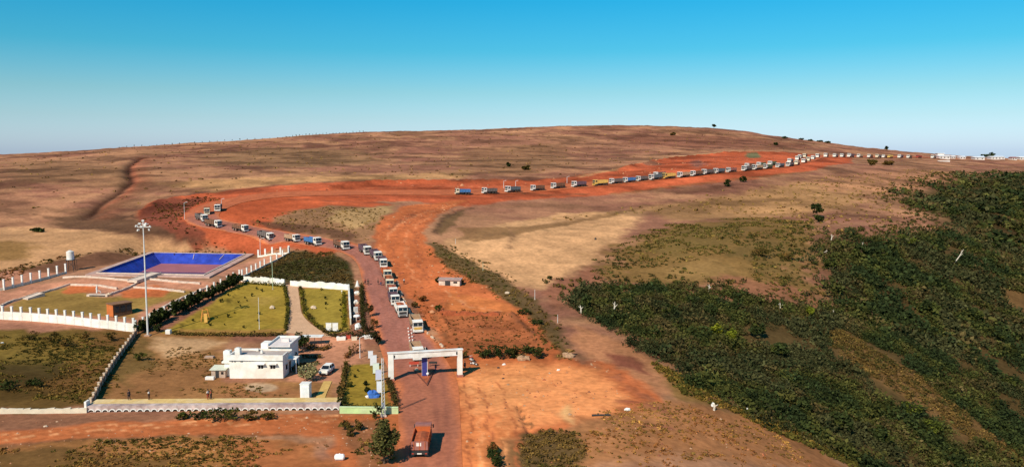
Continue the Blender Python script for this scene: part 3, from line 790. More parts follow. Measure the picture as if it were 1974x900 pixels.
def pebbles(name, label, poly, n, size, cols, seed):
    g = np.random.default_rng(seed); lo, hi = poly.min(0), poly.max(0)
    q = g.uniform(lo, hi, (n * 4, 2)); q = q[(sdist(q[:, 0], q[:, 1], poly) < 0) & (sdist(q[:, 0], q[:, 1], road_poly) > .4)]
    q = q[fbm(q[:, 0] / 8, q[:, 1] / 8, seed, 3) + g.uniform(-.1, .1, len(q)) > .5][:n]; m = len(q)
    z = terrain_h(q[:, 0], q[:, 1]); s = size * g.lognormal(0, .5, m)
    base = np.array([(1, 0, 0), (0, 1, 0), (-1, 0, 0), (0, -1, 0), (0, 0, .8), (.2, .1, -.5)])
    V = np.column_stack([q, z])[:, None, :] + base[None] * s[:, None, None] * g.uniform(.6, 1.2, (m, 6, 1))
    tri = np.array([(0, 1, 4), (1, 2, 4), (2, 3, 4), (3, 0, 4)])
    F = (tri[None] + 6 * np.arange(m)[:, None, None]).reshape(-1, 3)
    T = np.repeat(np.array(cols)[g.integers(0, len(cols), m)], 6, 0)
    return tag(link(name, mesh_np(name, V.reshape(-1, 3), F, M_GROUND, T)), label, "stones", None, "stuff")
pebbles("loose_stones", "loose stones and clods on the open red ground by the gate", poly_px([(890,690),(1150,695),(1300,770),(1500,850),(1640,925),(895,925)]), 420, .13, [(.50,.20,.09), (.36,.11,.05), (.45,.26,.15), (.24,.09,.05)], 201)
pebbles("loose_stones", "clods of red earth strewn along the wide dirt track", poly_px([(905,386),(850,412),(818,450),(830,485),(960,560),(1040,640),(1040,680),(850,650),(790,575),(745,500),(720,468),(740,430),(790,396)]), 900, .20, [(.40,.11,.05), (.30,.085,.04), (.52,.24,.12)], 202)
pebbles("loose_stones", "loose stones on the red bank at lower left", poly_px([(-40,800),(760,802),(760,925),(-40,925)]), 450, .11, [(.42,.19,.10), (.32,.12,.06), (.45,.28,.18)], 203)
pebbles("loose_stones", "clods of red earth along the upper cut bank", poly_px([(280,420),(400,376),(720,350),(1000,350),(1300,308),(1500,296),(1500,312),(1200,344),(900,362),(560,368),(430,392),(380,460)]), 700, .45, [(.38,.10,.05), (.26,.07,.035), (.50,.22,.11)], 204)

# ------------------------------------------------------------------ wooded ravine: one mass of scrub that reads as a whole
def _near(x, y): return np.hypot(x, y) < 235
def _mid(x, y): return (np.hypot(x, y) >= 235) & (np.hypot(x, y) < 380)
def _far(x, y): return (np.hypot(x, y) >= 380) & (np.hypot(x, y) < 760)
FC = [(0.026, 0.038, 0.020), (0.034, 0.046, 0.020), (0.052, 0.058, 0.022), (0.070, 0.070, 0.028), (0.078, 0.060, 0.034), (0.050, 0.050, 0.028), (0.028, 0.036, 0.020), (0.056, 0.058, 0.034)]
FC = [tuple(0.98 * c for c in q) for q in FC]
fp_near = forest_poly
scatter("thicket", "dense dark green scrub filling the near wooded ravine", "thicket", fp_near, 9000, FC, 1.1, 60, 0.185, 101, 1.2, _near, (spur_poly, bare_poly), 6, .36, 3)
scatter("thicket", "dark scrub woodland on the middle slope of the ravine", "thicket", fp_near, 7600, FC, 1.45, 34, 0.31, 102, 1.15, _mid, (spur_poly, bare_poly), 11, .40, 16)
scatter("thicket", "grey green scrub woodland on the far right slope", "thicket", fp_near, 5600, FC, 1.9, 18, 0.62, 103, 1.0, _far, (spur_poly,), 22, .42, 60)
scatter("scrub", "ochre dry scrub along the bare spur inside the ravine", "scrub", spur_poly, 1300, [(0.11, 0.074, 0.030), (0.085, 0.062, 0.026), (0.055, 0.050, 0.020), (0.13, 0.082, 0.036)], 0.6, 16, 0.2, 104, 0.9, ragged=6)

def band(pts, w):
    """polygon of a strip round a pixel polyline, half width w metres"""
    q = np.array([P(u, v)[:2] for u, v in pts]); out = []
    d = np.gradient(q, axis=0); nrm = np.stack([-d[:, 1], d[:, 0]], 1); nrm /= np.linalg.norm(nrm, axis=1)[:, None]
    return np.vstack([q + nrm * w, (q - nrm * w)[::-1]])
scatter("scrub", "olive brown weeds in the strip beside the wide red track", "scrub", poly_px([(816,464),(850,464),(905,496),(985,536),(1046,582),(1092,650),(1100,694),(1070,690),(1044,642),(994,596),(925,556),(855,520)]), 620, BROWNG + [(0.070, 0.066, 0.022), (0.16, 0.10, 0.04)], 0.42, 11, 0.18, 110, .55, ragged=5)
scatter("scrub", "dark weeds covering the plot inside the road bend", "scrub", poly_px([(470,534),(556,487),(640,486),(668,507),(682,548),(672,550),(560,541)]), 1300, [(0.050, 0.042, 0.017), (0.044, 0.046, 0.018), (0.070, 0.048, 0.022), (0.10, 0.060, 0.027)], 0.5, 11, 0.22, 111, .45, ragged=1.5)
scatter("scrub", "olive weeds over the walled field at lower left", "scrub", poly_px([(-60,645),(256,650),(180,770),(-60,786)]), 1300, [(0.060, 0.050, 0.017), (0.10, 0.076, 0.024), (0.14, 0.096, 0.030), (0.09, 0.070, 0.022), (0.14, 0.080, 0.032)], 0.42, 12, 0.16, 112, .5, ragged=6, gap=.44)
scatter("scrub", "sparse brown weeds in the yard around the white house", "scrub", poly_px([(205,770),(290,655),(420,690),(420,735),(560,740),(640,765),(590,768),(200,775)]), 420, [(0.14, 0.085, 0.035), (0.11, 0.080, 0.03), (0.18, 0.11, 0.045)], 0.30, 9, 0.14, 113, .5, ragged=4, gap=.45)
scatter("scrub", "low dry weeds on the bank below the red track", "scrub", poly_px([(-60,868),(200,852),(420,844),(600,852),(690,815),(745,812),(765,930),(-60,930)]), 1300, [(0.070, 0.054, 0.018), (0.13, 0.080, 0.028), (0.20, 0.12, 0.042), (0.16, 0.080, 0.034)], 0.32, 10, 0.14, 114, .6, ragged=5, gap=.48)
scatter("scrub", "weeds and small bushes on the mound at bottom centre", "scrub", poly_px([(985,868),(1000,838),(1060,828),(1120,845),(1135,880),(1080,930),(1000,930)]), 300, [(0.060, 0.060, 0.020), (0.10, 0.070, 0.028), (0.14, 0.085, 0.035)], 0.42, 14, 0.15, 115, .8, ragged=3)
scatter("scrub", "rusty dry weeds on the slope beside the ravine", "scrub", poly_px([(1190,795),(1290,765),(1420,802),(1560,852),(1680,930),(1000,930),(1100,840)]), 1100, [(0.22, 0.090, 0.042), (0.26, 0.13, 0.048), (0.15, 0.090, 0.035), (0.32, 0.17, 0.066)], 0.28, 8, 0.14, 116, .5, ragged=9, gap=.46)
scatter("scrub", "yellow green grass tufts along the edge of the ravine", "scrub", poly_px([(1255,698),(1330,735),(1400,785),(1520,818),(1640,880),(1690,930),(1600,880),(1430,800),(1320,760)]), 900, [(0.11, 0.085, 0.024), (0.16, 0.10, 0.032), (0.08, 0.07, 0.022)], 0.45, 12, 0.2, 117, .9, ragged=3)
scatter("scrub", "brown weeds on the rough red ground above the gate", "scrub", poly_px([(800,560),(850,600),(990,606),(1052,655),(1040,685),(950,662),(900,690),(850,650),(800,600)]), 450, REDDISH + BROWNG + [(0.22, 0.09, 0.04)], 0.30, 8, 0.15, 118, .7, ragged=5)
scatter("scrub", "olive grass and low bushes on the plateau beside the ravine", "scrub", poly_px([(1135,545),(1165,505),(1210,462),(1300,432),(1450,420),(1570,425),(1560,500),(1565,582),(1450,560),(1300,545)]), 1800, [(0.10, 0.080, 0.028), (0.075, 0.066, 0.024), (0.16, 0.11, 0.040), (0.060, 0.056, 0.022)], 0.6, 9, 0.28, 119, .6, ragged=12, gap=.46)
scatter("scrub", "brown bushes fringing the top of the ravine", "scrub", band([(1085,580),(1110,552),(1250,540),(1400,555),(1480,575),(1558,588),(1566,540),(1550,470),(1600,446),(1690,450),(1790,436),(1780,405),(1700,380),(1790,347),(1880,333)], 9.0), 1000, [(0.055, 0.050, 0.020), (0.09, 0.064, 0.026), (0.045, 0.046, 0.018)], 0.8, 14, 0.36, 120, .9, ragged=6)
scatter("scrub", "thin dark tufts dotted over the distant hillside", "scrub", poly_px([(0,306),(300,284),(700,259),(1100,248),(1400,255),(1600,280),(1500,291),(1300,303),(1100,338),(880,346),(540,356),(380,372),(260,400),(0,400)]), 900, [(0.17, 0.095, 0.050), (0.21, 0.12, 0.06), (0.26, 0.16, 0.075), (0.13, 0.085, 0.042)], 0.65, 5, 0.5, 121, .5)
scatter("scrub", "dark scrub on the red cut slopes above the bend", "scrub", poly_px([(275,428),(300,395),(400,376),(420,385),(370,398),(345,425),(380,452),(500,470),(640,492),(560,480),(380,468)]), 420, REDDISH + [(0.06, 0.036, 0.02)], 0.45, 7, 0.3, 122, .5, ragged=4)
scatter("scrub", "dark brown scrub inside the road loop", "scrub", poly_px([(480,428),(560,408),(640,398),(750,404),(725,450),(700,464),(600,452),(520,438)]), 420, [(0.14, 0.085, 0.04), (0.11, 0.07, 0.03), (0.20, 0.12, 0.055)], 0.45, 7, 0.28, 123, .5, ragged=5)
scatter("scrub", "brown scrub on the bank behind the blue pond", "scrub", poly_px([(0,545),(60,520),(180,489),(250,482),(480,482),(500,478),(380,468),(250,470),(60,505),(0,520)]), 500, BROWNG + REDDISH, 0.45, 7, 0.28, 124, .5, ragged=3)
scatter("scrub", "dry scrub over the sandy plateau and slope on the right", "scrub", poly_px([(1040,425),(1250,398),(1400,375),(1560,348),(1760,328),(1860,333),(1780,352),(1690,385),(1770,412),(1600,445),(1540,470),(1450,418),(1240,410)]), 900, [(0.17, 0.105, 0.045), (0.20, 0.13, 0.055), (0.25, 0.16, 0.07)], 0.65, 6, 0.42, 125, .45, ragged=14)

# ------------------------------------------------------------------ walls
def resample(pts, step):
    pts = [Vector((p[0], p[1], 0)) for p in pts]; out = [pts[0]]
    for a, b in zip(pts[:-1], pts[1:]):
        n = max(1, round((b - a).length / step))
        out += [a.lerp(b, k / n) for k in range(1, n + 1)]
    return out
def wall(name, pts_px, h, th, mat, label, cat="wall", pillar=None, coping=None, wave=0.0, group=None, seed=0):
    """a wall along surveyed points; pillar = (spacing, width, height above ground, material)"""
    pts = [P(u, v) for u, v in pts_px]
    base = G(*pts_px[0])
    t = thing(name, base, 0, label, cat, group)
    q = resample(pts, 1.2); m = MB(); rr = random.Random(seed); c = MB()
    zs = [H(p.x, p.y) for p in q]
    zs = list(np.convolve(np.pad(zs, 2, mode='edge'), np.ones(5) / 5, 'valid'))
    for i in range(len(q) - 1):
        a, b = q[i], q[i + 1]; d = (b - a).normalized(); n = Vector((-d.y, d.x, 0)) * th / 2
        h0 = h + rr.uniform(-wave, wave); h1 = h + rr.uniform(-wave, wave) if wave else h
        def quad(mb, hh0, hh1, zb0, zb1, nn):
            vs = []
            for p, z0, z1 in ((a, zb0[0], zb0[1]), (b, zb1[0], zb1[1])):
                for s in (-1, 1):
                    for z in (z0, z1):
                        vs.append(Vector((p.x, p.y, z)) + nn * s - base)
            mb.add(vs, [(0, 4, 5, 1), (2, 3, 7, 6), (1, 5, 7, 3), (0, 1, 3, 2), (4, 6, 7, 5)])
        quad(m, h0, h1, (zs[i] - 0.6, zs[i] + h0), (zs[i + 1] - 0.6, zs[i + 1] + h1), n)
        if coping:
            quad(c, 0, 0, (zs[i] + h0 - 0.002, zs[i] + h0 + 0.12), (zs[i + 1] + h1 - 0.002, zs[i + 1] + h1 + 0.12), n * 1.5)
    m.build("wall_panel", mat, t)
    if coping:
        c.build("coping", coping, t)
    if pillar:
        sp, w, ph, pmat = pillar
        pmesh = MB().box(-w / 2, w / 2, -w / 2, w / 2, -0.4, ph).box(-w / 2 - .05, w / 2 + .05, -w / 2 - .05, w / 2 + .05, ph, ph + .12).mesh("pillar", pmat)
        for p in resample(pts, sp):
            o = link("pillar", pmesh, t, Vector((p.x, p.y, H(p.x, p.y))) - base)
    return t

wall("boundary_wall", [(-30, 614), (60, 618), (160, 628), (258, 640)], 1.9, 0.25, WHITE_WALL, "white wall with square pillars along the near edge of the walled yard", pillar=(2.25, .42, 3.1, WHITE))
wall("boundary_wall", [(-30, 565), (8, 559), (60, 546), (127, 528)], 0.7, 0.25, CREAM, "low wall with tall white posts at the far left of the yard", pillar=(2.75, .42, 2.9, WHITE))
wall("boundary_wall", [(262, 640), (330, 605), (400, 570), (462, 540)], 1.3, 0.25, CREAM, "long pillared wall behind the row of dark hedge trees", pillar=(3.1, .38, 2.6, WHITE))
wall("boundary_wall", [(465, 543), (510, 545), (549, 550)], 1.6, 0.3, WHITE_WALL, "white rubble topped wall along the back of the larger lawn", wave=.25, seed=3)
wall("boundary_wall", [(560, 551), (615, 555), (672, 559)], 1.6, 0.3, WHITE_WALL, "white rubble topped wall along the back of the smaller lawn", wave=.25, seed=4)
wall("boundary_wall", [(672, 559), (674, 595), (676, 626)], 1.5, 0.28, CREAM, "pale straight wall on the road side of the smaller lawn", coping=WHITE)
wall("boundary_wall", [(467, 536), (510, 513), (556, 489)], 0.5, 0.2, CREAM, "low wall with white posts climbing to the road bend", pillar=(3.4, .36, 2.2, WHITE))
wall("boundary_wall", [(498, 489), (525, 490), (541, 491), (557, 488)], 0.5, 0.2, WHITE_WALL, "short white fence wall on the verge below the bend", pillar=(3.4, .5, 2.4, WHITE))
wall("stone_wall", [(176, 783), (196, 742), (222, 700), (262, 645)], 1.05, 0.3, pm("brown_rubble", (.26, .15, .09), .95, .3, .8), "brown and white pillared wall climbing between the weedy fields", pillar=(3.0, .36, 1.4, STONE))
wall("green_wall", [(655, 796), (710, 796.5), (768, 797)], 1.0, 0.25, GREENP, "low pale green wall in front of the roadside lawn", coping=pm("light_green_cap", (0.52, 0.64, 0.36), .8, .1, 1.0))
wall("low_wall", [(-40, 798), (60, 797), (168, 795)], 0.8, 0.35, CREAM, "low cream wall with lumpy top running off to the left", wave=.14, seed=8)
for q, lb in (([(0, 592), (20, 583), (60, 572), (95, 561), (135, 551)], "low concrete kerb wall crossing the left yard towards the pond"),
              ([(212, 569), (260, 553), (288, 541)], "low concrete kerb wall climbing to the ramp by the pond"),
              ([(122, 540), (190, 543.5), (262, 549)], "pale low kerb wall left of the ramp by the pond"),
              ([(290, 547), (340, 551), (386, 553)], "pale low kerb wall right of the ramp by the pond"),
              ([(137, 552), (190, 553), (226, 558)], "crumbling low wall behind the left red court"),
              ([(258, 556), (310, 559), (356, 564)], "crumbling low wall behind the right red court"),
              ([(285, 610), (330, 586), (375, 566), (402, 556)], "low pink kerb wall just inside the hedge row")):
    wall("low_wall", q, 0.5, 0.4, PALE_CONC, lb, wave=.08, seed=len(lb))
wall("mud_wall", [(848, 609), (900, 608), (962, 609)], 0.7, 0.5, EARTH, "broken red mud wall across the rough ground", wave=.3, seed=5)

# ---- footway: paved walk on top of a retaining wall whose face ends in a row of little arches
FW0, FW1 = G(168, 794), G(655, 790)
fw = thing("footway", FW0, math.atan2((FW1 - FW0).y, (FW1 - FW0).x), "raised yellow paved walk on a grey retaining wall with scalloped arches", "walkway")
LEN = (Vector((FW1.x, FW1.y)) - Vector((FW0.x, FW0.y))).length
slope = (FW1.z - FW0.z) / LEN
def fwz(x): return slope * x
m = MB(); g = MB(); pv = MB()
NSEG = 40
for i in range(NSEG):
    x0, x1 = LEN * i / NSEG, LEN * (i + 1) / NSEG
    z0, z1 = fwz(x0), fwz(x1)
    m.add([(x0, 0, z0 - .8), (x1, 0, z1 - .8), (x1, 0, z1 + 1.0), (x0, 0, z0 + 1.0), (x0, 1.0, z0 + 1.05), (x1, 1.0, z1 + 1.05), (x1, 1.0, z1 - .8), (x0, 1.0, z0 - .8)],
          [(0, 1, 2, 3), (3, 2, 5, 4), (4, 5, 6, 7)])
    pv.add([(x0, 1.003, z0 + 1.06), (x1, 1.003, z1 + 1.06), (x1, 3.3, z1 + 1.09), (x0, 3.3, z0 + 1.09), (x1, 3.3, z1 - .8), (x0, 3.3, z0 - .8)], [(0, 1, 2, 3), (3, 2, 4, 5)])
m.add([(0, 0, -.8), (0, 1, -.8), (0, 1, 1.05), (0, 0, 1.0)], [(0, 3, 2, 1)])
m.build("retaining_wall", pm("streaked_limewash", (0.48, 0.37, 0.34), .9, .3, 1.1, tint2=(0.33, 0.23, 0.21)), fw)
pv.build("paving", pm("yellow_paving", (0.62, 0.41, 0.15), .9, .15, 1.2, tint2=(0.66, 0.48, 0.24)), fw)
MB().box(-0.35, 0.0, -0.15, 1.1, -0.6, 1.75).build("end_pier", WHITE, fw)
arch = MB()
R0, R1, NA = 0.40, 0.54, 8
for k in range(NA):
    t0, t1 = math.pi * k / NA, math.pi * (k + 1) / NA
    c = [(R * math.cos(t), R * .85 * math.sin(t)) for t, R in ((t0, R0), (t0, R1), (t1, R1), (t1, R0))]
    arch.add([(x, -0.16, z) for x, z in c] + [(x, 0.0, z) for x, z in c], [(0, 1, 2, 3), (0, 3, 7, 4), (1, 5, 6, 2)])
am = arch.mesh("arch", WHITE)
nic = MB(); nn = 12
nic.add([(0, -0.012, 0)] + [(R0 * math.cos(math.pi * k / nn), -0.012, R0 * .85 * math.sin(math.pi * k / nn)) for k in range(nn + 1)], [(0, k + 1, k + 2) for k in range(nn)])
nm = nic.mesh("drain_mouth", pm("recess_shade", (0.03, 0.018, 0.012), .95, .2, 2.0))  # flat dark half-disc, the shade of the arch recess put into colour
x = 0.7
while x < LEN - 0.6:
    o = link("arch", am, fw, (x, 0, fwz(x) + 0.06))
    link("drain_mouth", nm, o, (0, 0, 0))
    x += 1.12

# ------------------------------------------------------------------ pond
pond = thing("pond", Vector((pond_c[0], pond_c[1], POND_Z)), 0, "sunken pond lined with bright blue sheet inside a paved rim", "pond")
def ring(off, z, shape=pond_poly):
    n = len(shape); out = []
    for i in range(n):
        a, b, c = shape[i - 1], shape[i], shape[(i + 1) % n]
        d1 = (b - a) / np.linalg.norm(b - a); d2 = (c - b) / np.linalg.norm(c - b)
        orient = np.sign(sum(shape[k][0] * shape[(k + 1) % n][1] - shape[(k + 1) % n][0] * shape[k][1] for k in range(n)))
        n1 = np.array([d1[1], -d1[0]]) * orient; n2 = np.array([d2[1], -d2[0]]) * orient
        bis = (n1 + n2) / (1 + n1 @ n2)
        p = b + bis * off - pond_c
        out.append((p[0], p[1], z))
    return out
def loft(rings, mat, name, parent, close=False):
    m = MB(); n = len(rings[0]); vs = [p for r in rings for p in r]; fs = []
    for k in range(len(rings) - 1):
        for i in range(n):
            fs.append((k * n + i, k * n + (i + 1) % n, (k + 1) * n + (i + 1) % n, (k + 1) * n + i))
    if close:
        fs.append(tuple(range((len(rings) - 1) * n, len(rings) * n)))
    m.add(vs, fs)
    return m.build(name, mat, parent)
loft([ring(2.6, -0.7), ring(2.6, 0.18), ring(0.35, 0.20)], RIMPAVE, "rim_paving", pond)
loft([ring(0.345, 0.05), ring(0.345, 0.42), ring(0.0, 0.44), ring(0.0, 0.0)], PALE_CONC, "rim_kerb", pond)
liner = loft([ring(-0.003, 0.30), ring(-0.03, 0.0), ring(-4.2, -2.9)], LINER, "liner", pond)
fl = MB(); rr_ = ring(-4.1, -2.86); fl.add(rr_, [tuple(range(4))]); fl.build("pond_floor", PFLOOR, pond)
wt = MB(); rr_ = ring(-4.0, -2.80)
c3 = [Vector(p) for p in rr_]
wt.add([c3[0].lerp(c3[1], .08), c3[0].lerp(c3[1], .50), c3[3].lerp(c3[2], .52), c3[3].lerp(c3[2], .08)], [(0, 1, 2, 3)])
wt.build("floor_shadow", pm("plum_floor_shadow", (0.12, 0.045, 0.085), .35, .2, .3), pond)  # shadow across the pond floor, painted as a dark plum quad
for k, (s, e) in enumerate((((0.45), .1), ((0.78), .1))):
    a = Vector(ring(-.2, 0.05)[1]).lerp(Vector(ring(-.2, 0.05)[2]), s); b = Vector(ring(-2.2, -1.42)[1]).lerp(Vector(ring(-2.2, -1.42)[2]), s + .0)
    MB().tube(a, b, .10, .10, 6).build("inlet_pipe", PALE_CONC, pond)

# ramps and slabs in the yard
def slab(name, u, v, rz, sx, sy, h0, h1, mat, label, cat):
    b = G(u, v); t = thing(name, b, rz, label, cat)
    MB().prism([(-sy / 2, -.4), (sy / 2, -.4), (sy / 2, h1), (-sy / 2, h0)], -sx / 2, sx / 2).build("ramp_slab", mat, t)
    for s in (-1, 1):
        MB().prism([(-sy / 2, -.4), (sy / 2, -.4), (sy / 2, h1 + .18), (-sy / 2, h0 + .18)], s * sx / 2, s * (sx / 2 + .2)).build("side_kerb", PALE_CONC, t) if s > 0 else MB().prism([(-sy / 2, -.4), (sy / 2, -.4), (sy / 2, h1 + .18), (-sy / 2, h0 + .18)], -sx / 2 - .2, -sx / 2).build("side_kerb", PALE_CONC, t)
    return t
slab("concrete_ramp", 279, 545, -.35, 3.2, 9, .1, 1.1, PALE_CONC, "sloping concrete ramp rising to the pond rim", "ramp")
slab("concrete_ramp", 64, 574, -.5, 2.6, 4.5, .1, .9, PALE_CONC, "small tilted concrete slab on the left yard kerb", "ramp")

# pump platform with a little white pump in the left court
t = thing("pump_plinth", G(192, 571), -.1, "low concrete plinth with a dark opening in the left court", "plinth")
MB().box(-3.2, 2.6, -.7, .7, -.3, .45).build("plinth_slab", PALE_CONC, t)
MB().box(-2.4, 2.0, -.73, -.70, .02, .34).build("dark_opening", DARKM, t)
t = thing("water_pump", G(187, 568, .45), 0, "small white pump stand on the concrete plinth", "pump")
MB().tube((0, 0, 0), (0, 0, 1.0), .22, .18, 8).build("pump_body", WHITE, t)
MB().tube((0, 0, 1.0), (.1, 0, 2.2), .28, .10, 8).build("pump_head", STEEL, t)
MB().path([(0, 0, .7), (.9, -.1, .6), (1.1, -.1, 0)], .08).build("outlet_pipe", STEEL, t)
tag(MB().blob((0, 0, .35), (.75, .6, .5), 4).build("boulder", STONE, None, 0, G(209, 571)), "pale boulder at the lower end of the yard kerb wall", "boulder")

# orange kiosk
kb = G(231, 606)
t = thing("kiosk", kb, math.radians(-38), "square kiosk of orange sheet with shade-darkened sides standing in the yard", "kiosk")
MB().box(-1.55, 1.55, -2.3, 2.3, -.3, 2.9).build("kiosk_body", SHADED_SHEET, t)  # dark body colour carries the shade on the side turned from the sun
MB().box(-1.60, 1.60, -2.335, -2.302, 0, 2.85).build("front_sheet", ORANGEP, t)
MB().box(-1.75, 1.75, -2.5, 2.5, 2.9, 3.05).build("roof_sheet", pm("brown_roof_sheet", (0.22, 0.11, 0.055), .9, .2, .8), t)
for y0 in (-1.9, -.45, 1.0):
    w_ = MB().box(1.552, 1.60, y0, y0 + 1.1, 1.0, 2.4).build("shutter", DARKM, t)

# ------------------------------------------------------------------ poles, mast, lamps
def pole(u, v, top_v, r, mat, label, arm=None, name="street_pole", cat="pole", group=None, lamp=True):
    b = G(u, v); d = math.hypot(b.x, b.y)
    kz0 = px_dir(u, top_v)[1]
    h = CAM_Z + kz0 * b.y - b.z
    t = thing(name, b, 0, label, cat, group)
    MB().tube((0, 0, -.5), (0, 0, h), r, r * .6, 8).build("shaft", mat, t)
    MB().box(-r * 2.2, r * 2.2, -r * 2.2, r * 2.2, -.3, .12).build("footing", CONCRETE, t)
    if arm:
        MB().path([(0, 0, h - .1), (arm, 0, h + .25)], r * .5).build("arm", mat, t)
        if lamp:
            MB().box(arm - .12, arm + .55 * (1 if arm > 0 else -1) * 1 + .0 if arm > 0 else arm + .12, -.12, .12, h + .18, h + .30).build("lamp_head", WHITE, t) if arm > 0 else MB().box(arm - .5, arm + .1, -.12, .12, h + .18, h + .30).build("lamp_head", WHITE, t)
    return t, h
b = G(285, 647)
kz0 = px_dir(276, 436)[1]
mh = CAM_Z + kz0 * b.y - b.z
kx0 = px_dir(276, 436)[0]
mast = thing("floodlight_mast", b, 0, "tall white floodlight mast at the corner of the walled yard", "floodlight mast")
lean = kx0 * b.y - b.x
MB().tube((0, 0, -.5), (lean * .5, 0, mh * .5), .22, .17, 10).tube((lean * .5, 0, mh * .5), (lean, 0, mh), .17, .11, 10).build("shaft", STEEL, mast)
MB().box(-.6, .6, -.6, .6, -.4, .25).build("footing", CONCRETE, mast)
fr = MB().path([(lean - 1.5, 0, mh - .2), (lean + 1.5, 0, mh - .2)], .09).path([(lean, -.9, mh - .2), (lean, .9, mh - .2)], .09).path([(lean - 1.2, 0, mh + .5), (lean + 1.2, 0, mh + .5)], .07).path([(lean, 0, mh - .3), (lean, 0, mh + .9)], .09).build("lamp_frame", STEEL, mast)
lm = MB().box(-.25, .25, -.13, .13, -.2, .2).mesh("lamp", WHITE)
lg = MB().box(-.2, .2, -.15, -.133, -.15, .15).mesh("lamp_glass", LAMPG)
for dx, dy, dz, rz in ((-1.5, 0, 0, .9), (1.5, 0, -.1, -.9), (-.7, -.2, .5, .3), (.7, -.2, .5, -.3), (0, -.9, -.1, 0), (0, .9, .1, 3.1), (0, 0, 1.15, .1), (-1.2, .1, -.9, 1.2), (1.2, .1, -.8, -1.2)):
    o = link("lamp", lm, mast, (lean + dx, dy, mh + dz)); o.rotation_euler = (.5, 0, rz)
    link("lamp_glass", lg, o)

POLES = [(502, 489, 460, .10, "thin pale pole on the verge below the road bend", .9), (526, 558, 494, .09, "thin pale green pole behind the larger lawn", None),
         (500, 634, 573, .07, "slim white pole in the middle of the larger lawn", None), (356, 423, 391, .10, "thin lamp pole on the outer edge of the hairpin bend", .8),
         (427, 398, 384, .12, "lamp pole on the inner edge of the hairpin bend", .8), (971, 363, 349, .14, "left of two thin poles above the red band", .8),
         (994, 362, 349, .14, "right of two thin poles above the red band", .8), (1093, 353, 341, .14, "thin pole beside the truck with plum bed", .8),
         (1031, 578, 558, .08, "short thin pole beside the weedy strip", None), (694, 690, 650, .10, "cream lamp post at the corner of the paved court", .7),
         (1075, 622, 606, .07, "short marker pole near the ravine corner", None), (931, 522, 505, .07, "green marker post in the weedy strip", None),
         (820, 693, 668, .11, "thick white pole behind the gate beam", None), (878, 470, 460, .07, "short pale marker post on sandy ground", None)]
for u, v, tv, r, lb, arm in POLES:
    pole(u, v, tv, r, pm("green_pole", (.40, .50, .34), .6, .1, 2) if "green" in lb else STEEL if "white" not in lb else WHITE, lb, arm)

# pale lattice mast in front of the green wall
b = G(739, 802); kz0 = px_dir(741, 690)[1]; h = CAM_Z + kz0 * b.y - b.z
t = thing("lattice_mast", b, .3, "slim grey lattice mast standing in front of the green wall", "mast")
for sx, sy in ((-1, -1), (1, -1), (1, 1), (-1, 1)):
    MB().tube((sx * .26, sy * .26, -.3), (sx * .12, sy * .12, h), .045, .035, 5).build("leg", STEEL, t)
br = MB(); n = 16
for k in range(n):
    z0, z1 = h * k / n, h * (k + 1) / n; s = .26 - .14 * k / n; s1 = .26 - .14 * (k + 1) / n
    for a, c in (((-1, -1), (1, -1)), ((1, -1), (1, 1)), ((1, 1), (-1, 1)), ((-1, 1), (-1, -1))):
        br.tube((a[0] * s, a[1] * s, z0), (c[0] * s1, c[1] * s1, z1), .025, .025, 4)
br.build("bracing", STEEL, t)
MB().box(-.28, .28, -.2, .2, 1.3, 2.2).build("meter_box", pm("grey_blue_box", (.16, .22, .28), .6, .1, 2), t)
MB().box(-.45, .45, -.45, .45, -.3, .25).build("footing", PALE_CONC, t)

# water tank on a steel stand
b = G(137, 522)
t = thing("water_tower", b, .2, "white water tank on a steel stand beside the far left posts", "water tank")
for sx, sy in ((-1, -1), (1, -1), (1, 1), (-1, 1)):
    MB().tube((sx * 1.0, sy * 1.0, -.4), (sx * .8, sy * .8, 3.4), .08, .08, 6).build("leg", DARKM, t)
MB().path([(-1, -1, .4), (.85, -.85, 2.8)], .05).path([(1, 1, .4), (-.85, .85, 2.8)], .05).path([(1, -1, .4), (.85, .85, 2.8)], .05).build("bracing", DARKM, t)
MB().box(-1.15, 1.15, -1.15, 1.15, 3.4, 3.55).build("platform", DARKM, t)
tk = MB()
for k in range(6):
    z = 3.55 + k * .4
    tk.tube((0, 0, z), (0, 0, z + .33), 1.06, 1.06, 18).tube((0, 0, z + .33), (0, 0, z + .4), 1.0, 1.0, 18)
tk.tube((0, 0, 5.95), (0, 0, 6.2), 1.06, .45, 18)
tk.build("tank", WHITE, t)
MB().tube((0, 0, 6.2), (0, 0, 6.35), .4, .4, 12).build("lid", STEEL, t)
MB().path([(1.05, 0, 3.7), (1.7, 0, 3.5), (1.7, 0, -.3)], .06).build("downpipe", DARKM, t)

# ------------------------------------------------------------------ white house
hl, hr = G(443, 729), G(546, 729)
HW = (Vector((hr.x, hr.y)) - Vector((hl.x, hl.y))).length
zb = min(hl.z, hr.z)
house = thing("white_house", Vector((hl.x, hl.y, zb)), math.atan2(hr.y - hl.y, hr.x - hl.x), "white flat roofed house with parapet and two dark windows", "house")
HD, HH = 5.8, 3.75
bd = MB()
WIN = [(HW * .585, 1.7), (HW * .81, 1.7)]
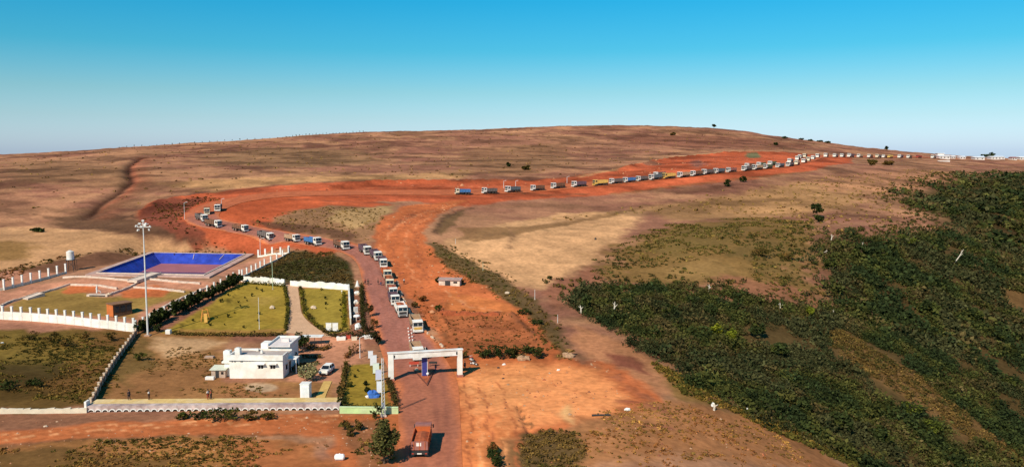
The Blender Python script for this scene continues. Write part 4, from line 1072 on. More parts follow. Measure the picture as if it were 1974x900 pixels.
# front wall built round its two window openings
xs = [0, WIN[0][0] - .55, WIN[0][0] + .55, WIN[1][0] - .55, WIN[1][0] + .55, HW]
for i in range(5):
    x0, x1 = xs[i], xs[i + 1]
    if i in (1, 3):
        bd.box(x0, x1, 0, .3, -.6, 1.75).box(x0, x1, 0, .3, 2.75, HH)
    else:
        bd.box(x0, x1, 0, .3, -.6, HH)
bd.box(0, .3, .3, HD, -.6, HH).box(HW - .3, HW, .3, HD, -.6, HH).box(.3, HW - .3, HD - .3, HD, -.6, HH)
bd.build("wall", WHITE_WALL, house)
MB().box(.0, HW, -.0 + .0, HD, HH + .002, HH + .14).build("roof", GREY_ROOF, house)
par = MB().box(-.30, HW + .12, -.30, -.02, HH - .28, HH + .75).box(-.30, -.02, -.02, HD, HH - .28, HH + .62).box(HW - .16, HW + .12, -.02, HD * .55, HH - .28, HH + .62).box(-.02, HW + .1, HD - .2, HD + .08, HH + .142, HH + .5)
par.build("parapet", WHITE, house)
for k, (cx, cz) in enumerate(WIN):
    w = MB().box(cx - .55, cx - .46, .05, .14, 1.75, 2.75).box(cx + .46, cx + .55, .05, .14, 1.75, 2.75).box(cx - .46, cx + .46, .05, .14, 2.66, 2.75).box(cx - .46, cx + .46, .05, .14, 1.75, 1.84).box(cx - .045, cx + .045, .05, .14, 1.84, 2.66).build("window", WHITE, house)
    for s in (-1, 1):
        a = cx + s * .2525
        MB().box(a - .205, a + .205, .09, .11, 1.84, 2.66).build("pane", GLASS, w)
    MB().prism([(-.75, 2.80), (0.0, 2.82), (0.0, 2.95), (-.75, 2.88)], cx - .85, cx + .85).build("sunshade", WHITE, house)
for cx in (HW * .06, HW * .11, HW * .225, HW * .245):
    MB().box(cx - .14, cx + .14, -.025, -.002, 3.10, 3.28).build("vent", DARKM, house)
# right side: door, side window and awning on pillars
d_ = MB().box(HW + .002, HW + .06, 3.8, 4.9, -.1, 2.2).build("door", pm("brown_door", (.10, .05, .03), .6, .2, 2), house)
MB().tube((HW + .12, 4.0, 1.0), (HW + .12, 4.0, 1.2), .03, .03, 6).build("handle", STEEL, d_)
w = MB().box(HW + .002, HW + .05, 1.5, 2.8, 1.1, 2.3).build("window", WHITE, house)
MB().box(HW + .052, HW + .06, 1.6, 2.7, 1.2, 2.2).build("pane", GLASS, w)
MB().box(HW + .002, HW + 1.6, 3.3, 5.5, 2.75, 2.92).build("awning", WHITE, house)
for y in (3.5, 5.3):
    MB().tube((HW + 1.45, y, -.5), (HW + 1.45, y, 2.75), .09, .09, 8).build("pillar", WHITE, house)
# upper room at the back with its own slab
ux0, ux1, uy0, uy1 = HW * .60, HW * .95, HD + .09, HD + 6.2
MB().box(ux0, ux1, uy0, uy1, -.6, HH + .95).build("rear_block", WHITE_WALL, house)
MB().box(ux0 - .5, ux1 + .4, uy0 - .8, uy1 + .4, HH + .953, HH + 1.15).build("rear_roof", pm("pale_roof", (.66, .58, .55), .85, .12, .8), house)
MB().box(ux0 - .5, ux0 - .3, uy0 - .8, uy1 + .4, HH + 1.153, HH + 1.5).box(ux0 - .3, ux1 + .4, uy1 + .2, uy1 + .4, HH + 1.153, HH + 1.5).box(ux1 + .2, ux1 + .4, uy0 - .8, uy1 + .2, HH + 1.153, HH + 1.5).build("rear_parapet", WHITE, house)
MB().box(ux0 + 1.2, ux1 - .8, uy0 + 2.6, uy0 + 3.2, HH + 1.153, HH + 1.75).build("roof_bench", pm("pale_roof", (.66, .58, .55)), house)
MB().box(ux0 - 1.9, ux0 - .52, uy0 - .2, uy0 + 2.2, -.6, HH + 1.5).build("stair_tower", WHITE_WALL, house)
MB().box(-1.5, -.302, 1.5, 4.5, -.6, HH - 1.2).box(-1.9, -.302, 1.2, 4.8, HH - 1.198, HH - .9).build("side_porch", WHITE_WALL, house)
R_ = house.rotation_euler.z
def on_house(x, y, z):
    return house.location + Matrix.Rotation(R_, 3, 'Z') @ Vector((x, y, z))
for k, (x, y, z, s, hh, lb) in enumerate(((-1.1, 2.3, HH - .9, 1.25, 1.9, "larger white tank on the porch at the house's left corner"), (.9, 2.3, HH + .14, 1.0, 1.35, "white square tank on the left end of the house roof"),
        (5.0, 3.4, HH + .14, .42, .55, "small white tank in the middle of the house roof"), (3.6, 5.2, HH + .14, .5, .45, "tiny pale vent box near the back of the house roof"))):
    t = thing("roof_tank", on_house(x, y, z), R_, lb, "water tank")
    MB().box(-s / 2, s / 2, -s / 2, s / 2, 0, hh).build("tank_body", WHITE, t, .04)
    MB().tube((0, 0, hh), (0, 0, hh + .1), s * .28, s * .25, 10).build("lid", STEEL, t)
    MB().path([(s / 2, 0, .12), (s / 2 + .25, 0, .12), (s / 2 + .25, 0, .0)], .04).build("pipe", DARKM, t)

def shed(name, u, v, w, d, h, rz, label, cat, wallm, roofm, lo=0.25, door=True):
    b = G(u, v); t = thing(name, b, rz, label, cat)
    MB().box(-w / 2, w / 2, 0, d, -.6, h).build("wall", wallm, t)
    MB().prism([(-lo, h + .002), (d + lo, h + .25), (d + lo, h + .36), (-lo, h + .11)], -w / 2 - lo, w / 2 + lo).build("roof", roofm, t)
    if door:
        MB().box(-w * .2, w * .05, -.03, -.002, 0, min(1.9, h * .85)).build("door", DARKM, t)
        MB().box(w * .2, w * .38, -.03, -.002, h * .45, h * .78).build("window", GLASS, t)
    return t
shed("outbuilding", 421, 728, 2.6, 2.2, 1.5, .0, "low shed with pale greenish slab roof left of the house", "shed", CONCRETE, pm("greenish_slab", (.58, .58, .47), .9, .1, 1.0))
tag(MB().box(-.8, .8, -.35, .35, -.2, .55).build("concrete_block", WHITE, None, .04, G(405, 731)), "white concrete block lying left of the house", "block")
tag(MB().box(-.9, .9, -.5, .5, -.2, .4).build("concrete_slab", CONCRETE, None, .03, G(404, 690)), "grey slab on the dirt behind the house's left side", "slab")
sh = thing("canopy", G(600, 668), .02, "long low canopy with white fascia behind the dark tree", "canopy")
MB().box(-2.3, 2.3, 0, 2.2, 2.0, 2.14).build("canopy_roof", WHITE, sh)
for x in (-2.1, -.7, .7, 2.1):
    MB().tube((x, .2, -.3), (x, .2, 2.0), .06, .06, 6).build("post", DARKM, sh)
t = thing("portable_cabin", G(590, 766), -.04, "upright white portable cabin beside the yellow path", "cabin")
MB().box(-.78, .78, -.75, .75, -.1, 2.5).build("cabin_body", pm("white_plastic", (.80, .80, .76), .5, .06, 1.5), t, .05)
MB().box(-.45, .45, -.775, -.752, .15, 2.1).build("door", pm("white_door", (.70, .71, .69), .5, .06, 1.5), t)
MB().box(-.84, .84, -.81, .81, 2.5, 2.6).build("roof", WHITE, t)

# roadside hut beyond the track
t = shed("roadside_hut", 866, 551, 5.8, 2.6, 1.5, -.12, "small white roadside hut with rusty roof on red ground", "hut", pm("dirty_limewash", (.62, .50, .40), .9, .3, .7, tint2=(.40, .24, .15)), pm("pink_rust_roof", (.40, .27, .23), .8, .25, 1.0), .3)

# ------------------------------------------------------------------ entrance gate
gl, gr = G(754, 733), G(886.5, 725)
GA = math.atan2(gr.y - gl.y, gr.x - gl.x); GWD = (Vector((gr.x, gr.y)) - Vector((gl.x, gl.y))).length
gate = thing("entrance_gate", gl, GA, "white concrete gateway spanning the road, two posts and a beam", "gate")
GHT = 5.1
dz = gr.z - gl.z
MB().box(-.48, .48, -.48, .48, -.6, GHT).build("post", WHITE_WALL, gate, .03)
MB().box(GWD - .46, GWD + .46, -.46, .46, dz - .6, GHT).build("post", WHITE_WALL, gate, .03)
MB().box(.483, GWD - .463, -.40, .40, GHT - 1.05, GHT - .003).build("beam", WHITE, gate, .03)
MB().box(-.62, GWD + .60, -.55, .55, GHT + .0, GHT + .14).build("coping", WHITE, gate)
MB().box(-.60, .60, -.60, .60, -.3, .42).build("plinth", pm("pinkish_plinth", (.36, .13, .09), .9, .2, 1.2), gate)
MB().box(GWD - .58, GWD + .58, -.58, .58, dz - .3, dz + .42).build("plinth", pm("pinkish_plinth", (.36, .13, .09)), gate)
for xx in (.62, GWD - .62):
    MB().box(xx - .13, xx + .13, -.43, -.402, GHT - .85, GHT - .3).build("lamp", DARKM, gate)

# median island, its board, barriers and posts
ia, ib, ic = G(824, 744), G(796, 713), G(838, 712)
isl = thing("traffic_island", ia, 0, "wedge of raised red earth splitting the road under the gate", "traffic island")
def tri(sh, z0, z1):
    cen = (ia + ib + ic) / 3
    q = [cen.lerp(p, sh) - ia for p in (ia, ic, ib)]
    return [(p.x, p.y, p.z + z0) for p in q], [(p.x, p.y, p.z + z1) for p in q]
lo_, hi_ = tri(1.0, -.3, .22); MB().add(lo_ + hi_, [(0, 1, 4, 3), (1, 2, 5, 4), (2, 0, 3, 5), (3, 4, 5)]).build("kerb", pm("dark_kerb", (.16, .055, .035), .9, .2, 1.5), isl)
lo_, hi_ = tri(.86, .18, .27); MB().add(lo_ + hi_, [(0, 1, 4, 3), (1, 2, 5, 4), (2, 0, 3, 5), (3, 4, 5)]).build("infill", EARTH, isl)
t = thing("blue_board", G(819, 727), 0.05, "tall indigo board standing on the island under the gate", "signboard")
MB().box(-.50, .50, -.12, .12, .35, 3.75).build("board", BLUEP, t)
for s in (-1, 1):
    MB().box(s * .5 - .04 if s > 0 else -.545, s * .5 + .045 if s > 0 else -.503, -.14, .14, -.3, 3.8).build("frame_post", STEEL, t)
MB().box(-.56, -.50, -.16, .16, 3.8, 3.9).box(-.50, .56, -.16, .16, 3.8, 3.9).build("cap", WHITE, t)
t = thing("globe_light", G(824.5, 727), 0, "white globe on a short post beside the indigo board", "globe lamp")
MB().tube((0, 0, -.2), (0, 0, .5), .06, .06, 8).build("stem", DARKM, t)
MB().blob((0, 0, .72), .28, 1, 8, 12, 0, 0).build("globe", WHITE, t)
tag(MB().blob((0, 0, .3), (.38, .33, .42), 3, 6, 10, 0, .06).build("painted_boulder", STONE, None, 0, G(803, 716)), "cream boulder on the left side of the island", "boulder")
t = thing("barrier", G(798, 707), .08, "red painted road barrier under the gate beam", "barrier")
MB().box(-.95, .95, -.05, .05, .55, 1.05).build("barrier_board", REDP, t)
for s in (-1, 1):
    MB().box(s * .75 - .05, s * .75 + .05, -.35, .35, -.1, .07).build("foot", REDP, t)
    MB().box(s * .75 - .04, s * .75 + .04, -.04, .04, .07, .55).build("post", WHITE, t)
t = thing("barrier", G(835, 706), -.05, "dark metal road barrier right of the indigo board", "barrier")
MB().box(-.8, .8, -.05, .05, .6, 1.0).build("barrier_board", DARKM, t)
for s in (-1, 1):
    MB().box(s * .6 - .05, s * .6 + .05, -.3, .3, -.1, .07).build("foot", DARKM, t)
    MB().box(s * .6 - .04, s * .6 + .04, -.04, .04, .07, .6).build("post", DARKM, t)
bp = None
def bollard(loc, label, group):
    global bp
    if bp is None:
        bp = thing("bollard", loc, 0, label, "bollard", group)
        MB().tube((0, 0, -.2), (0, 0, .95), .13, .11, 8).build("bollard_post", pm("pinkish_white", (.62, .42, .34), .8, .15, 2), bp)
        MB().tube((0, 0, .55), (0, 0, .72), .135, .13, 8).build("band", REDP, bp)
        MB().blob((0, 0, 1.02), .17, 1, 5, 8, 0, 0).build("cap", WHITE, bp)
        return bp
    return copy_thing(bp, loc, 0, None, label)
for row, (a, b2, n) in enumerate((((787, 641), (793, 690), 9), ((793, 644), (799, 690), 8))):
    for k in range(n):
        f = k / (n - 1)
        bollard(G(a[0] + (b2[0] - a[0]) * f, a[1] + (b2[1] - a[1]) * f), f"banded bollard in the {('left','right')[row]} line behind the gate, {ordinal(n - k)} from the beam", "bollards dividing the road behind the gate")

# ------------------------------------------------------------------ signboards on the verge
def signboard(u, v, w, h, rz, mat, label, z0=.5, legs=True, name="signboard"):
    t = thing(name, G(u, v), rz, label, "signboard")
    MB().box(-w / 2, w / 2, -.04, .04, z0, z0 + h).build("panel", mat, t)
    MB().box(-w / 2 - .05, w / 2 + .05, -.06, .06, z0 + h, z0 + h + .07).build("top_rail", STEEL, t)
    MB().box(-w / 2 - .05, w / 2 + .05, -.06, .06, z0 - .07, z0).build("bottom_rail", STEEL, t)
    for s in (-1, 1):
        MB().tube((s * w * .42, .07, -.3), (s * w * .42, .07, z0 + h), .045, .045, 6).build("leg", DARKM, t)
    return t
BW = pm("pale_board", (.70, .71, .74), .5, .06, 2.0); BG = pm("greenish_board", (.66, .74, .64), .5, .06, 2.0); BL = pm("lilac_board", (.56, .56, .72), .5, .06, 2.0)
signboard(714.5, 693, .95, 1.35, .25, BW, "farthest white board of the line beside the gate", .4)
signboard(720, 707, 1.25, 1.9, .25, BW, "large white board, second farthest in the line beside the gate", .4)
signboard(725, 722, 1.15, 1.8, .25, BG, "pale greenish board in the middle of the line beside the gate", .4)
signboard(729.5, 735, 1.0, 1.8, .25, BL, "lilac white board by the gate's left post", .4)
signboard(731.5, 760, .9, 1.9, .15, BW, "nearest white board of the line, above the blue tarpaulin", .4)
t = thing("blue_tarpaulin", G(719, 765), .3, "crumpled blue tarpaulin heap on the roadside lawn", "tarpaulin")
MB().blob((0, 0, .4), (.95, .7, .85), 12, 6, 10, 0, .22).build("sheet", BLUEC, t)
MB().blob((.55, -.3, .2), (.6, .5, .5), 15, 5, 8, 0, .25).build("fold", BLUEC, t)
tag(MB().blob((0, 0, .1), (.45, .35, .3), 6).build("white_sack", WHITE, None, 0, G(709, 766)), "small pale sack beside the blue tarpaulin", "sack")
signboard(634, 641, 1.25, 1.7, .02, WHITE, "left one of two white boards on the small lawn", .5)
signboard(646.5, 641, 1.25, 1.7, .02, WHITE, "right one of two white boards on the small lawn", .5)
tag(MB().box(-.55, .55, -.5, .5, -.1, .9).build("marker_block", WHITE, None, .05, G(325, 643)), "white cube at the lower left corner of the lawn", "marker")
for k, (u, v, lb) in enumerate(((525, 595, "pale boulder on the larger lawn near the path"), (605, 595, "pale boulder on the smaller lawn"))):
    tag(MB().blob((0, 0, .3), (.75, .55, .5), 20 + k).build("boulder", STONE, None, 0, G(u, v)), lb, "boulder")
t = thing("play_frame", G(396, 617), .4, "orange climbing frame standing on the larger lawn", "play equipment")
OP = pm("orange_play_paint", (.58, .24, .045), .6, .12, 2)
for sx, sy in ((-1, -1), (1, -1), (1, 1), (-1, 1)):
    MB().tube((sx * 1.0, sy * .9, -.2), (sx * .55, sy * .5, 2.6), .10, .10, 6).build("leg", OP, t)
MB().path([(-.55, -.5, 2.6), (.55, -.5, 2.6), (.55, .5, 2.6), (-.55, .5, 2.6), (-.55, -.5, 2.6)], .09).path([(-.8, -.7, 1.2), (.8, -.7, 1.2), (.8, .7, 1.2), (-.8, .7, 1.2), (-.8, -.7, 1.2)], .08).build("rail", OP, t)
MB().prism([(-2.9, -.05), (-.5, 1.6), (-.5, 1.7), (-2.9, .08)], -.35, .35).build("slide", pm("amber_slide", (.60, .32, .07), .5, .1, 2), t)
MB().box(-.7, .7, -.6, .6, 1.55, 1.65).build("deck", OP, t)

# whitewashed monuments in the strip between lawn and road
for k, (u, v, kind, lb) in enumerate(((689, 552, 'cone', "white conical marker at the far end of the planted strip"), (688, 568, 'lump', "white rough boulder pair second in the planted strip"),
        (686, 586, 'lump', "grey white boulder in the planted strip below the boulder pair"), (686, 603, 'slab', "white upright slab in the middle of the planted strip"),
        (688, 617, 'dome', "white domed shelter in the planted strip"), (690, 634, 'lump', "largest white boulder at the near end of the planted strip"), (659, 566, 'dot', "tiny white lamp on the small lawn's edge"))):
    if kind == 'dot':
        t = thing("garden_lamp", G(u, v), 0, lb, "lamp")
        MB().tube((0, 0, -.1), (0, 0, .5), .06, .06, 6).build("stem", STEEL, t); MB().blob((0, 0, .65), .22, 1, 6, 8, 0, 0).build("globe", WHITE, t)
        continue
    t = thing("garden_marker" if kind != 'dome' else "garden_shelter", G(u, v), 0.2 * k, lb, "marker" if kind != 'dome' else "shelter")
    t.scale = (.8, .8, .75)
    if kind == 'cone':
        MB().tube((0, 0, 0), (0, 0, 2.2), .75, .12, 8).build("cone", WHITE, t); MB().box(-.8, .8, -.8, .8, -.2, .15).build("base", PALE_CONC, t)
    elif kind == 'lump':
        s = 1.25 if v > 630 else .9
        MB().blob((0, 0, .6), (.9 * s, .7 * s, .9 * s), 30 + k, 6, 9, 0, .2).build("rock", WHITE, t); MB().blob((.6 * s, -.4, .3), (.55 * s, .5, .5), 50 + k).build("rock", STONE, t)
    elif kind == 'slab':
        MB().box(-.65, .65, -.15, .15, 0, 2.0).build("slab", WHITE, t, .04); MB().box(-.9, .9, -.5, .5, -.2, .12).build("base", PALE_CONC, t)
    else:
        MB().blob((0, 0, 1.35), (1.05, 1.05, .55), 3, 6, 12, 0, 0).build("roof", WHITE, t)
        for sx, sy in ((-.65, -.65), (.65, -.65), (.65, .65), (-.65, .65)):
            MB().tube((sx, sy, -.2), (sx, sy, 1.2), .08, .08, 6).build("pillar", WHITE, t)
# gateposts of the court
for k, (u, v) in enumerate(((658, 655), (672, 652), (683, 655), (707, 652), (717, 652))):
    t = thing("planter", G(u, v), .1 * k, ("wide white planter box", "small dark red planter", "cream cross shaped planter", "white round planter", "white round planter nearer the road")[k] + " at the top of the paved court", "planter")
    w_ = (.95, .4, .55, .5, .45)[k]
    MB().box(-w_, w_, -.35, .35, -.1, .75, 0, (-.06, -.04)).build("pot", (WHITE, REDP, CREAM, WHITE, WHITE)[k], t)
    link("foliage", crown_mesh("foliage", 40, (w_ * .9, .4, .35), .16, REDDISH, 300 + k, 5), t, (0, 0, 1.0))

# ------------------------------------------------------------------ trucks
_tm = {}
def tmesh(key, fn, mat):
    k = (key, mat.name)
    if k not in _tm:
        _tm[k] = fn(MB()).mesh(key, mat)
    return _tm[k]
def cab_fn(m):
    return m.prism([(1.95, .95), (3.62, .80), (3.68, 1.72), (3.42, 2.72), (3.30, 2.86), (1.95, 2.92)], -1.2, 1.2)
def shield_fn(side):
    def fn(m):
        # pane lying on the raked windscreen, 2 cm proud
        (y0, z0), (y1, z1) = (3.665, 1.80), (3.455, 2.60)
        n = Vector((0, .967, .254)) * .02
        x0, x1 = (-1.08, -.05) if side < 0 else (.05, 1.08)
        vs = [(x0, y0 + n.y, z0 + n.z), (x1, y0 + n.y, z0 + n.z), (x1, y1 + n.y, z1 + n.z), (x0, y1 + n.y, z1 + n.z)]
        vb = [(x, y - .03, z) for x, y, z in vs]
        return m.add(vs + vb, [(1, 0, 3, 2), (0, 1, 5, 4), (1, 2, 6, 5), (2, 3, 7, 6), (3, 0, 4, 7)])
    return fn
def sidewin_fn(s):
    return lambda m: m.prism([(2.30, 1.85), (3.30, 1.80), (3.14, 2.55), (2.30, 2.60)], *( (1.2, 1.22) if s > 0 else (-1.22, -1.2)))
def visor_fn(m): return m.prism([(3.30, 2.87), (3.72, 2.74), (3.74, 2.80), (3.28, 2.96)], -1.18, 1.18)
def grille_fn(m): return m.box(-.95, .95, 3.69, 3.73, 1.02, 1.60)
def bumper_fn(m): return m.box(-1.24, 1.24, 3.55, 3.90, .42, .80)
def lamp_fn(s): return lambda m: m.box(s * .95 - .16, s * .95 + .16, 3.905, 3.94, .52, .72)
def mirror_fn(s): return lambda m: m.box(s * 1.42 - .09, s * 1.42 + .09, 3.48, 3.54, 1.9, 2.45).box(min(s * 1.2, s * 1.34), max(s * 1.2, s * 1.34), 3.45, 3.5, 2.3, 2.36)
def chassis_fn(m): return m.box(-.55, .55, -3.6, 3.54, .72, 1.06).box(-1.1, -.57, -.3, 1.2, .55, 1.0).box(.57, 1.1, .1, 1.3, .55, 1.0).box(-1.15, 1.15, -3.75, -3.6, .6, 1.0)
def body_fn(m):
    m.box(-1.22, 1.22, -3.7, 1.7, 1.10, 1.22)
    for s in (-1, 1):
        a, b = (1.12, 1.22) if s > 0 else (-1.22, -1.12)
        m.box(a, b, -3.7, 1.7, 1.222, 2.55)
        for y in (-3.55, -2.3, -1.0, .3, 1.45):
            c, d = (1.222, 1.30) if s > 0 else (-1.30, -1.222)
            m.box(c, d, y - .06, y + .06, 1.1, 2.5)
    m.box(-1.118, 1.118, 1.60, 1.70, 1.222, 2.75)
    m.box(-1.118, 1.118, -3.70, -3.62, 1.222, 2.4)
    return m
def load_fn(m):
    r = random.Random(5); nx, ny = 5, 9; vs = []
    for j in range(ny):
        for i in range(nx):
            x = -1.11 + 2.22 * i / (nx - 1); y = -3.6 + 5.18 * j / (ny - 1)
            e = math.sin(math.pi * i / (nx - 1)) * (.3 + .7 * math.sin(math.pi * j / (ny - 1)))
            vs.append((x, y, 1.95 + .55 * e + r.uniform(-.08, .08)))
    return m.add(vs, [(j * nx + i, j * nx + i + 1, (j + 1) * nx + i + 1, (j + 1) * nx + i) for j in range(ny - 1) for i in range(nx - 1)])
def wheel_fn(m): return m.tube((-.15, 0, 0), (.15, 0, 0), .50, .50, 14)
def rim_fn(m): return m.tube((-.165, 0, 0), (.165, 0, 0), .27, .27, 10)
def truck(loc, heading, cabc, bodyc, label, group="trucks queuing on the hill road", detail=2, face=None, bump=None, load=False, pitch=0.0, scale=1.0, empty=False):
    t = thing("tipper_truck", loc, heading, label, "truck", group, pitch)
    t.scale = (scale,) * 3
    cm = BODYC[cabc]; bm_ = BODYC[bodyc]
    cab = link("cab", tmesh("cab", cab_fn, cm), t)
    for s in (-1, 1):
        link("windscreen", tmesh("windscreen%d" % s if False else ("windscreen_left" if s < 0 else "windscreen_right"), shield_fn(s), GLASS), cab).name = "windscreen"
    link("chassis", tmesh("chassis", chassis_fn, DARKM), t)
    link("tipper_body", tmesh("tipper_body", body_fn, bm_), t)
    if load:
        link("load", tmesh("load", load_fn, EARTH), t)
    whs = [(1.0, 2.75), (-1.0, 2.75), (1.0, -1.35), (-1.0, -1.35), (1.0, -2.75), (-1.0, -2.75)]
    for x, y in whs:
        w = link("wheel", tmesh("wheel", wheel_fn, TYRE), t, (x, y, .5))
        if detail > 1:
            link("rim", tmesh("rim", rim_fn, RIM), w)
    link("bumper", tmesh("bumper", bumper_fn, BODYC[bump] if bump else cm), t)
    if detail > 0:
        for s in (-1, 1):
            link("side_window", tmesh("side_window_left" if s < 0 else "side_window_right", sidewin_fn(s), GLASS), cab)
        link("grille", tmesh("grille", grille_fn, BODYC[face] if face else DARKM), cab)
        link("sun_visor", tmesh("sun_visor", visor_fn, cm), cab)
    if detail > 1:
        for s in (-1, 1):
            link("headlight", tmesh("headlight_left" if s < 0 else "headlight_right", lamp_fn(s), LAMPG), t)
            link("mirror", tmesh("mirror_left" if s < 0 else "mirror_right", mirror_fn(s), DARKM), t)
    return t

rc2 = road_c[:, :2]
def road_heading(p):
    """direction along the road towards the gate at p (the truck's +Y)"""
    i = int(np.argmin(((rc2 - np.array([p.x, p.y])) ** 2).sum(1)))
    a = rc2[max(0, i - 4)]; b = rc2[min(len(rc2) - 1, i + 4)]
    d = a - b
    return math.atan2(-d[0], d[1])
def put_truck(u, v, *args, off=0.0, turn=0.0, **kw):
    """u, v: photo pixel of the ground under the middle of the cab front"""
    p = P(u, v)
    hd = road_heading(p) + turn
    f = Vector((-math.sin(hd), math.cos(hd), 0))
    p = p - f * 3.6
    za, zb_ = H(*(p + f * 3)[:2]), H(*(p - f * 3)[:2])
    lift = 0.04 + 0.0003 * math.hypot(p.x, p.y)
    pitch = math.atan2(za - zb_, 6.0)
    return truck(Vector((p.x, p.y, (za + zb_) / 2 + lift)), hd, *args, pitch=pitch, **kw)

NEAR = [ # u, v, cab, bed, face, bumper, load, note
 (807, 698, 'white', 'tan', None, 'white', False, "standing just behind the gate beam"),
 (806, 644, 'white', 'tan', 'yellow', 'white', False, "yellow grille"),
 (777, 614, 'white', 'white', None, 'grey', True, None),
 (763, 591, 'white', 'purple', None, 'white', False, None),
 (759, 576, 'white', 'maroon', 'red', 'maroon', True, None),
 (752, 559, 'cream', 'brown', 'brown', 'brown', True, None),
 (748, 541, 'cream', 'orange', 'orange', 'orange', True, None),
 (740, 518, 'white', 'purple', None, 'white', False, None),
 (730, 504, 'white', 'purple', None, 'white', False, None),
 (710, 493, 'white', 'purple', None, 'white', False, "its bed clearly visible"),
 (668, 483, 'white', 'brown', None, 'white', True, None),
 (615, 474.5, 'white', 'blue', None, 'white', False, None),
 (575, 467.5, 'white', 'tan', None, 'white', True, None),
 (524, 458.5, 'white', 'grey', None, 'white', False, None),
 (476, 448.5, 'white', 'brown', None, 'white', True, None),
 (424, 440, 'white', 'brown', None, 'white', False, None),
 (396, 429, 'white', 'grey', None, 'white', False, None),
 (399, 415.5, 'cream', 'brown', None, 'cream', False, None),
 (419, 409, 'white', 'grey', None, 'white', False, None)]
FARQ = [ # u, v of the ground under the cab, cab, bed
 (878, 375.5, 'cream', 'blue'), (931, 374, 'white', 'grey'), (977, 371.5, 'white', 'steel'), (1025, 368.5, 'white', 'brown'), (1065, 364.5, 'white', 'brown'),
 (1105, 361.5, 'white', 'purple'), (1146, 358.8, 'yellow', 'yellow'), (1177, 355.5, 'white', 'grey'), (1203, 353, 'white', 'blue'), (1228, 350.3, 'white', 'grey'), (1254, 348, 'white', 'steel'),
 (1280, 345.5, 'yellow', 'yellow'), (1309, 343, 'white', 'tan'), (1334, 340.3, 'white', 'brown'), (1356, 337.6, 'white', 'grey'), (1378, 335.3, 'white', 'steel'),
 (1402, 333, 'white', 'maroon'), (1433, 330.3, 'white', 'grey'), (1453, 328.3, 'white', 'tan'), (1474, 326.3, 'white', 'green'), (1498, 323.7, 'white', 'steel'),
 (1518, 321.5, 'white', 'grey'), (1534, 318.4, 'cream', 'tan'), (1548, 314.6, 'white', 'brown'), (1557, 311.5, 'cream', 'tan'), (1566, 308.0, 'white', 'grey'),
 (1575, 304.6, 'white', 'purple'), (1591, 303.6, 'white', 'brown'), (1608, 303.6, 'white', 'grey'), (1622, 303.6, 'white', 'brown'), (1636, 303.7, 'white', 'purple'), (1654, 303.9, 'white', 'tan'),
 (1674, 304.2, 'white', 'brown'), (1690, 304.4, 'cream', 'grey'), (1702, 304.6, 'white', 'brown'), (1713, 304.9, 'yellow', 'yellow'), (1733, 305.1, 'white', 'purple'), (1750, 305.2, 'white', 'brown'), (1768, 305.4, 'red', 'red'), (1797, 305.6, 'white', 'grey')]
SECOND = [(1438, 324.6, 'white', 'brown'), (1461, 322.4, 'white', 'green'), (1483, 320.2, 'white', 'green'), (1521, 314.6, 'white', 'steel'), (1536, 309.5, 'white', 'brown'), (1541, 306.2, 'white', 'purple'), (1550, 304.2, 'cream', 'brown'), (1262, 342.5, 'white', 'grey')]
BN = {'purple': 'plum', 'steel': 'blue-grey'}
n_ = 0
for u, v, c, bcol, face, bump, ld, note in NEAR:
    n_ += 1
    bn = BN.get(bcol, bcol)
    lb = f"{c} cab tipper with {bn} bed, {ordinal(n_)} in the queue counting from the gate"
    if note == "yellow grille": lb = "white cab tipper with yellow front panel, second in the queue from the gate"
    elif note == "standing just behind the gate beam": lb = "white cab tipper standing just behind the gate beam, first in the queue"
    kw = {}
    put_truck(u, v, c, bcol, lb, detail=2, face=face, bump=bump, load=ld, scale=random.uniform(.86, .96), turn=random.uniform(-.05, .05))
for u, v, c, bcol in FARQ:
    n_ += 1
    bn = BN.get(bcol, bcol)
    if c == bcol == 'yellow':
        lb = f"yellow tipper truck, {ordinal(n_)} in the queue counting from the gate"
    elif c == bcol == 'red':
        lb = f"red tipper truck, {ordinal(n_)} in the queue counting from the gate"
    else:
        lb = f"{c} cab tipper with {bn} bed, {ordinal(n_)} in the queue counting from the gate"
    put_truck(u, v, c, bcol, lb, detail=1 if n_ < 42 else 0, scale=random.uniform(.95, 1.1), turn=random.uniform(-.06, .06))
for k, (u, v, c, bcol) in enumerate(SECOND):
    put_truck(u, v, c, bcol, f"{c} cab tipper with {BN.get(bcol, bcol)} bed, {ordinal(k + 1)} from the left in the second lane", detail=0, group="trucks in the far second lane") if k < 7 else \
        put_truck(u, v, c, bcol, "grey bedded tipper alone in the second lane behind a yellow truck", detail=0, group="trucks in the far second lane")

# truck driving up to the gate in the foreground, seen from behind
q = G(813.5, 864)
t = truck(q, .02, 'maroon', 'orange', "orange tipper loaded with red earth driving up to the gate, seen from behind", group=None, detail=2, load=True)
t.scale = (.95, .95, .95)
t.location.z = H(q.x, q.y) + .06
tg = MB().box(-1.20, 1.20, -3.80, -3.705, 1.15, 2.42).build("tailgate", BODYC['maroon'], t)
for x in (-.8, 0, .8):
    MB().box(x - .05, x + .05, -3.86, -3.805, 1.2, 2.4).build("rib", BODYC['orange'], tg)
MB().box(-.45, .25, -3.825, -3.803, 1.75, 2.25).build("painted_panel", WHITE, tg)
MB().box(-1.2, 1.2, -3.95, -3.80, .55, .85).build("rear_bumper", DARKM, t)
MB().box(-.32, .32, -3.975, -3.953, .60, .78).build("number_plate", WHITE, t)
for s_ in (-1, 1):
    MB().box(s_ * .95 - .14, s_ * .95 + .14, -3.975, -3.953, .62, .78).build("tail_light", REDP, t)
    MB().box(s_ * 1.0 - .25, s_ * 1.0 + .25, -3.78, -3.74, .30, .95).build("mudflap", DARKM, t)

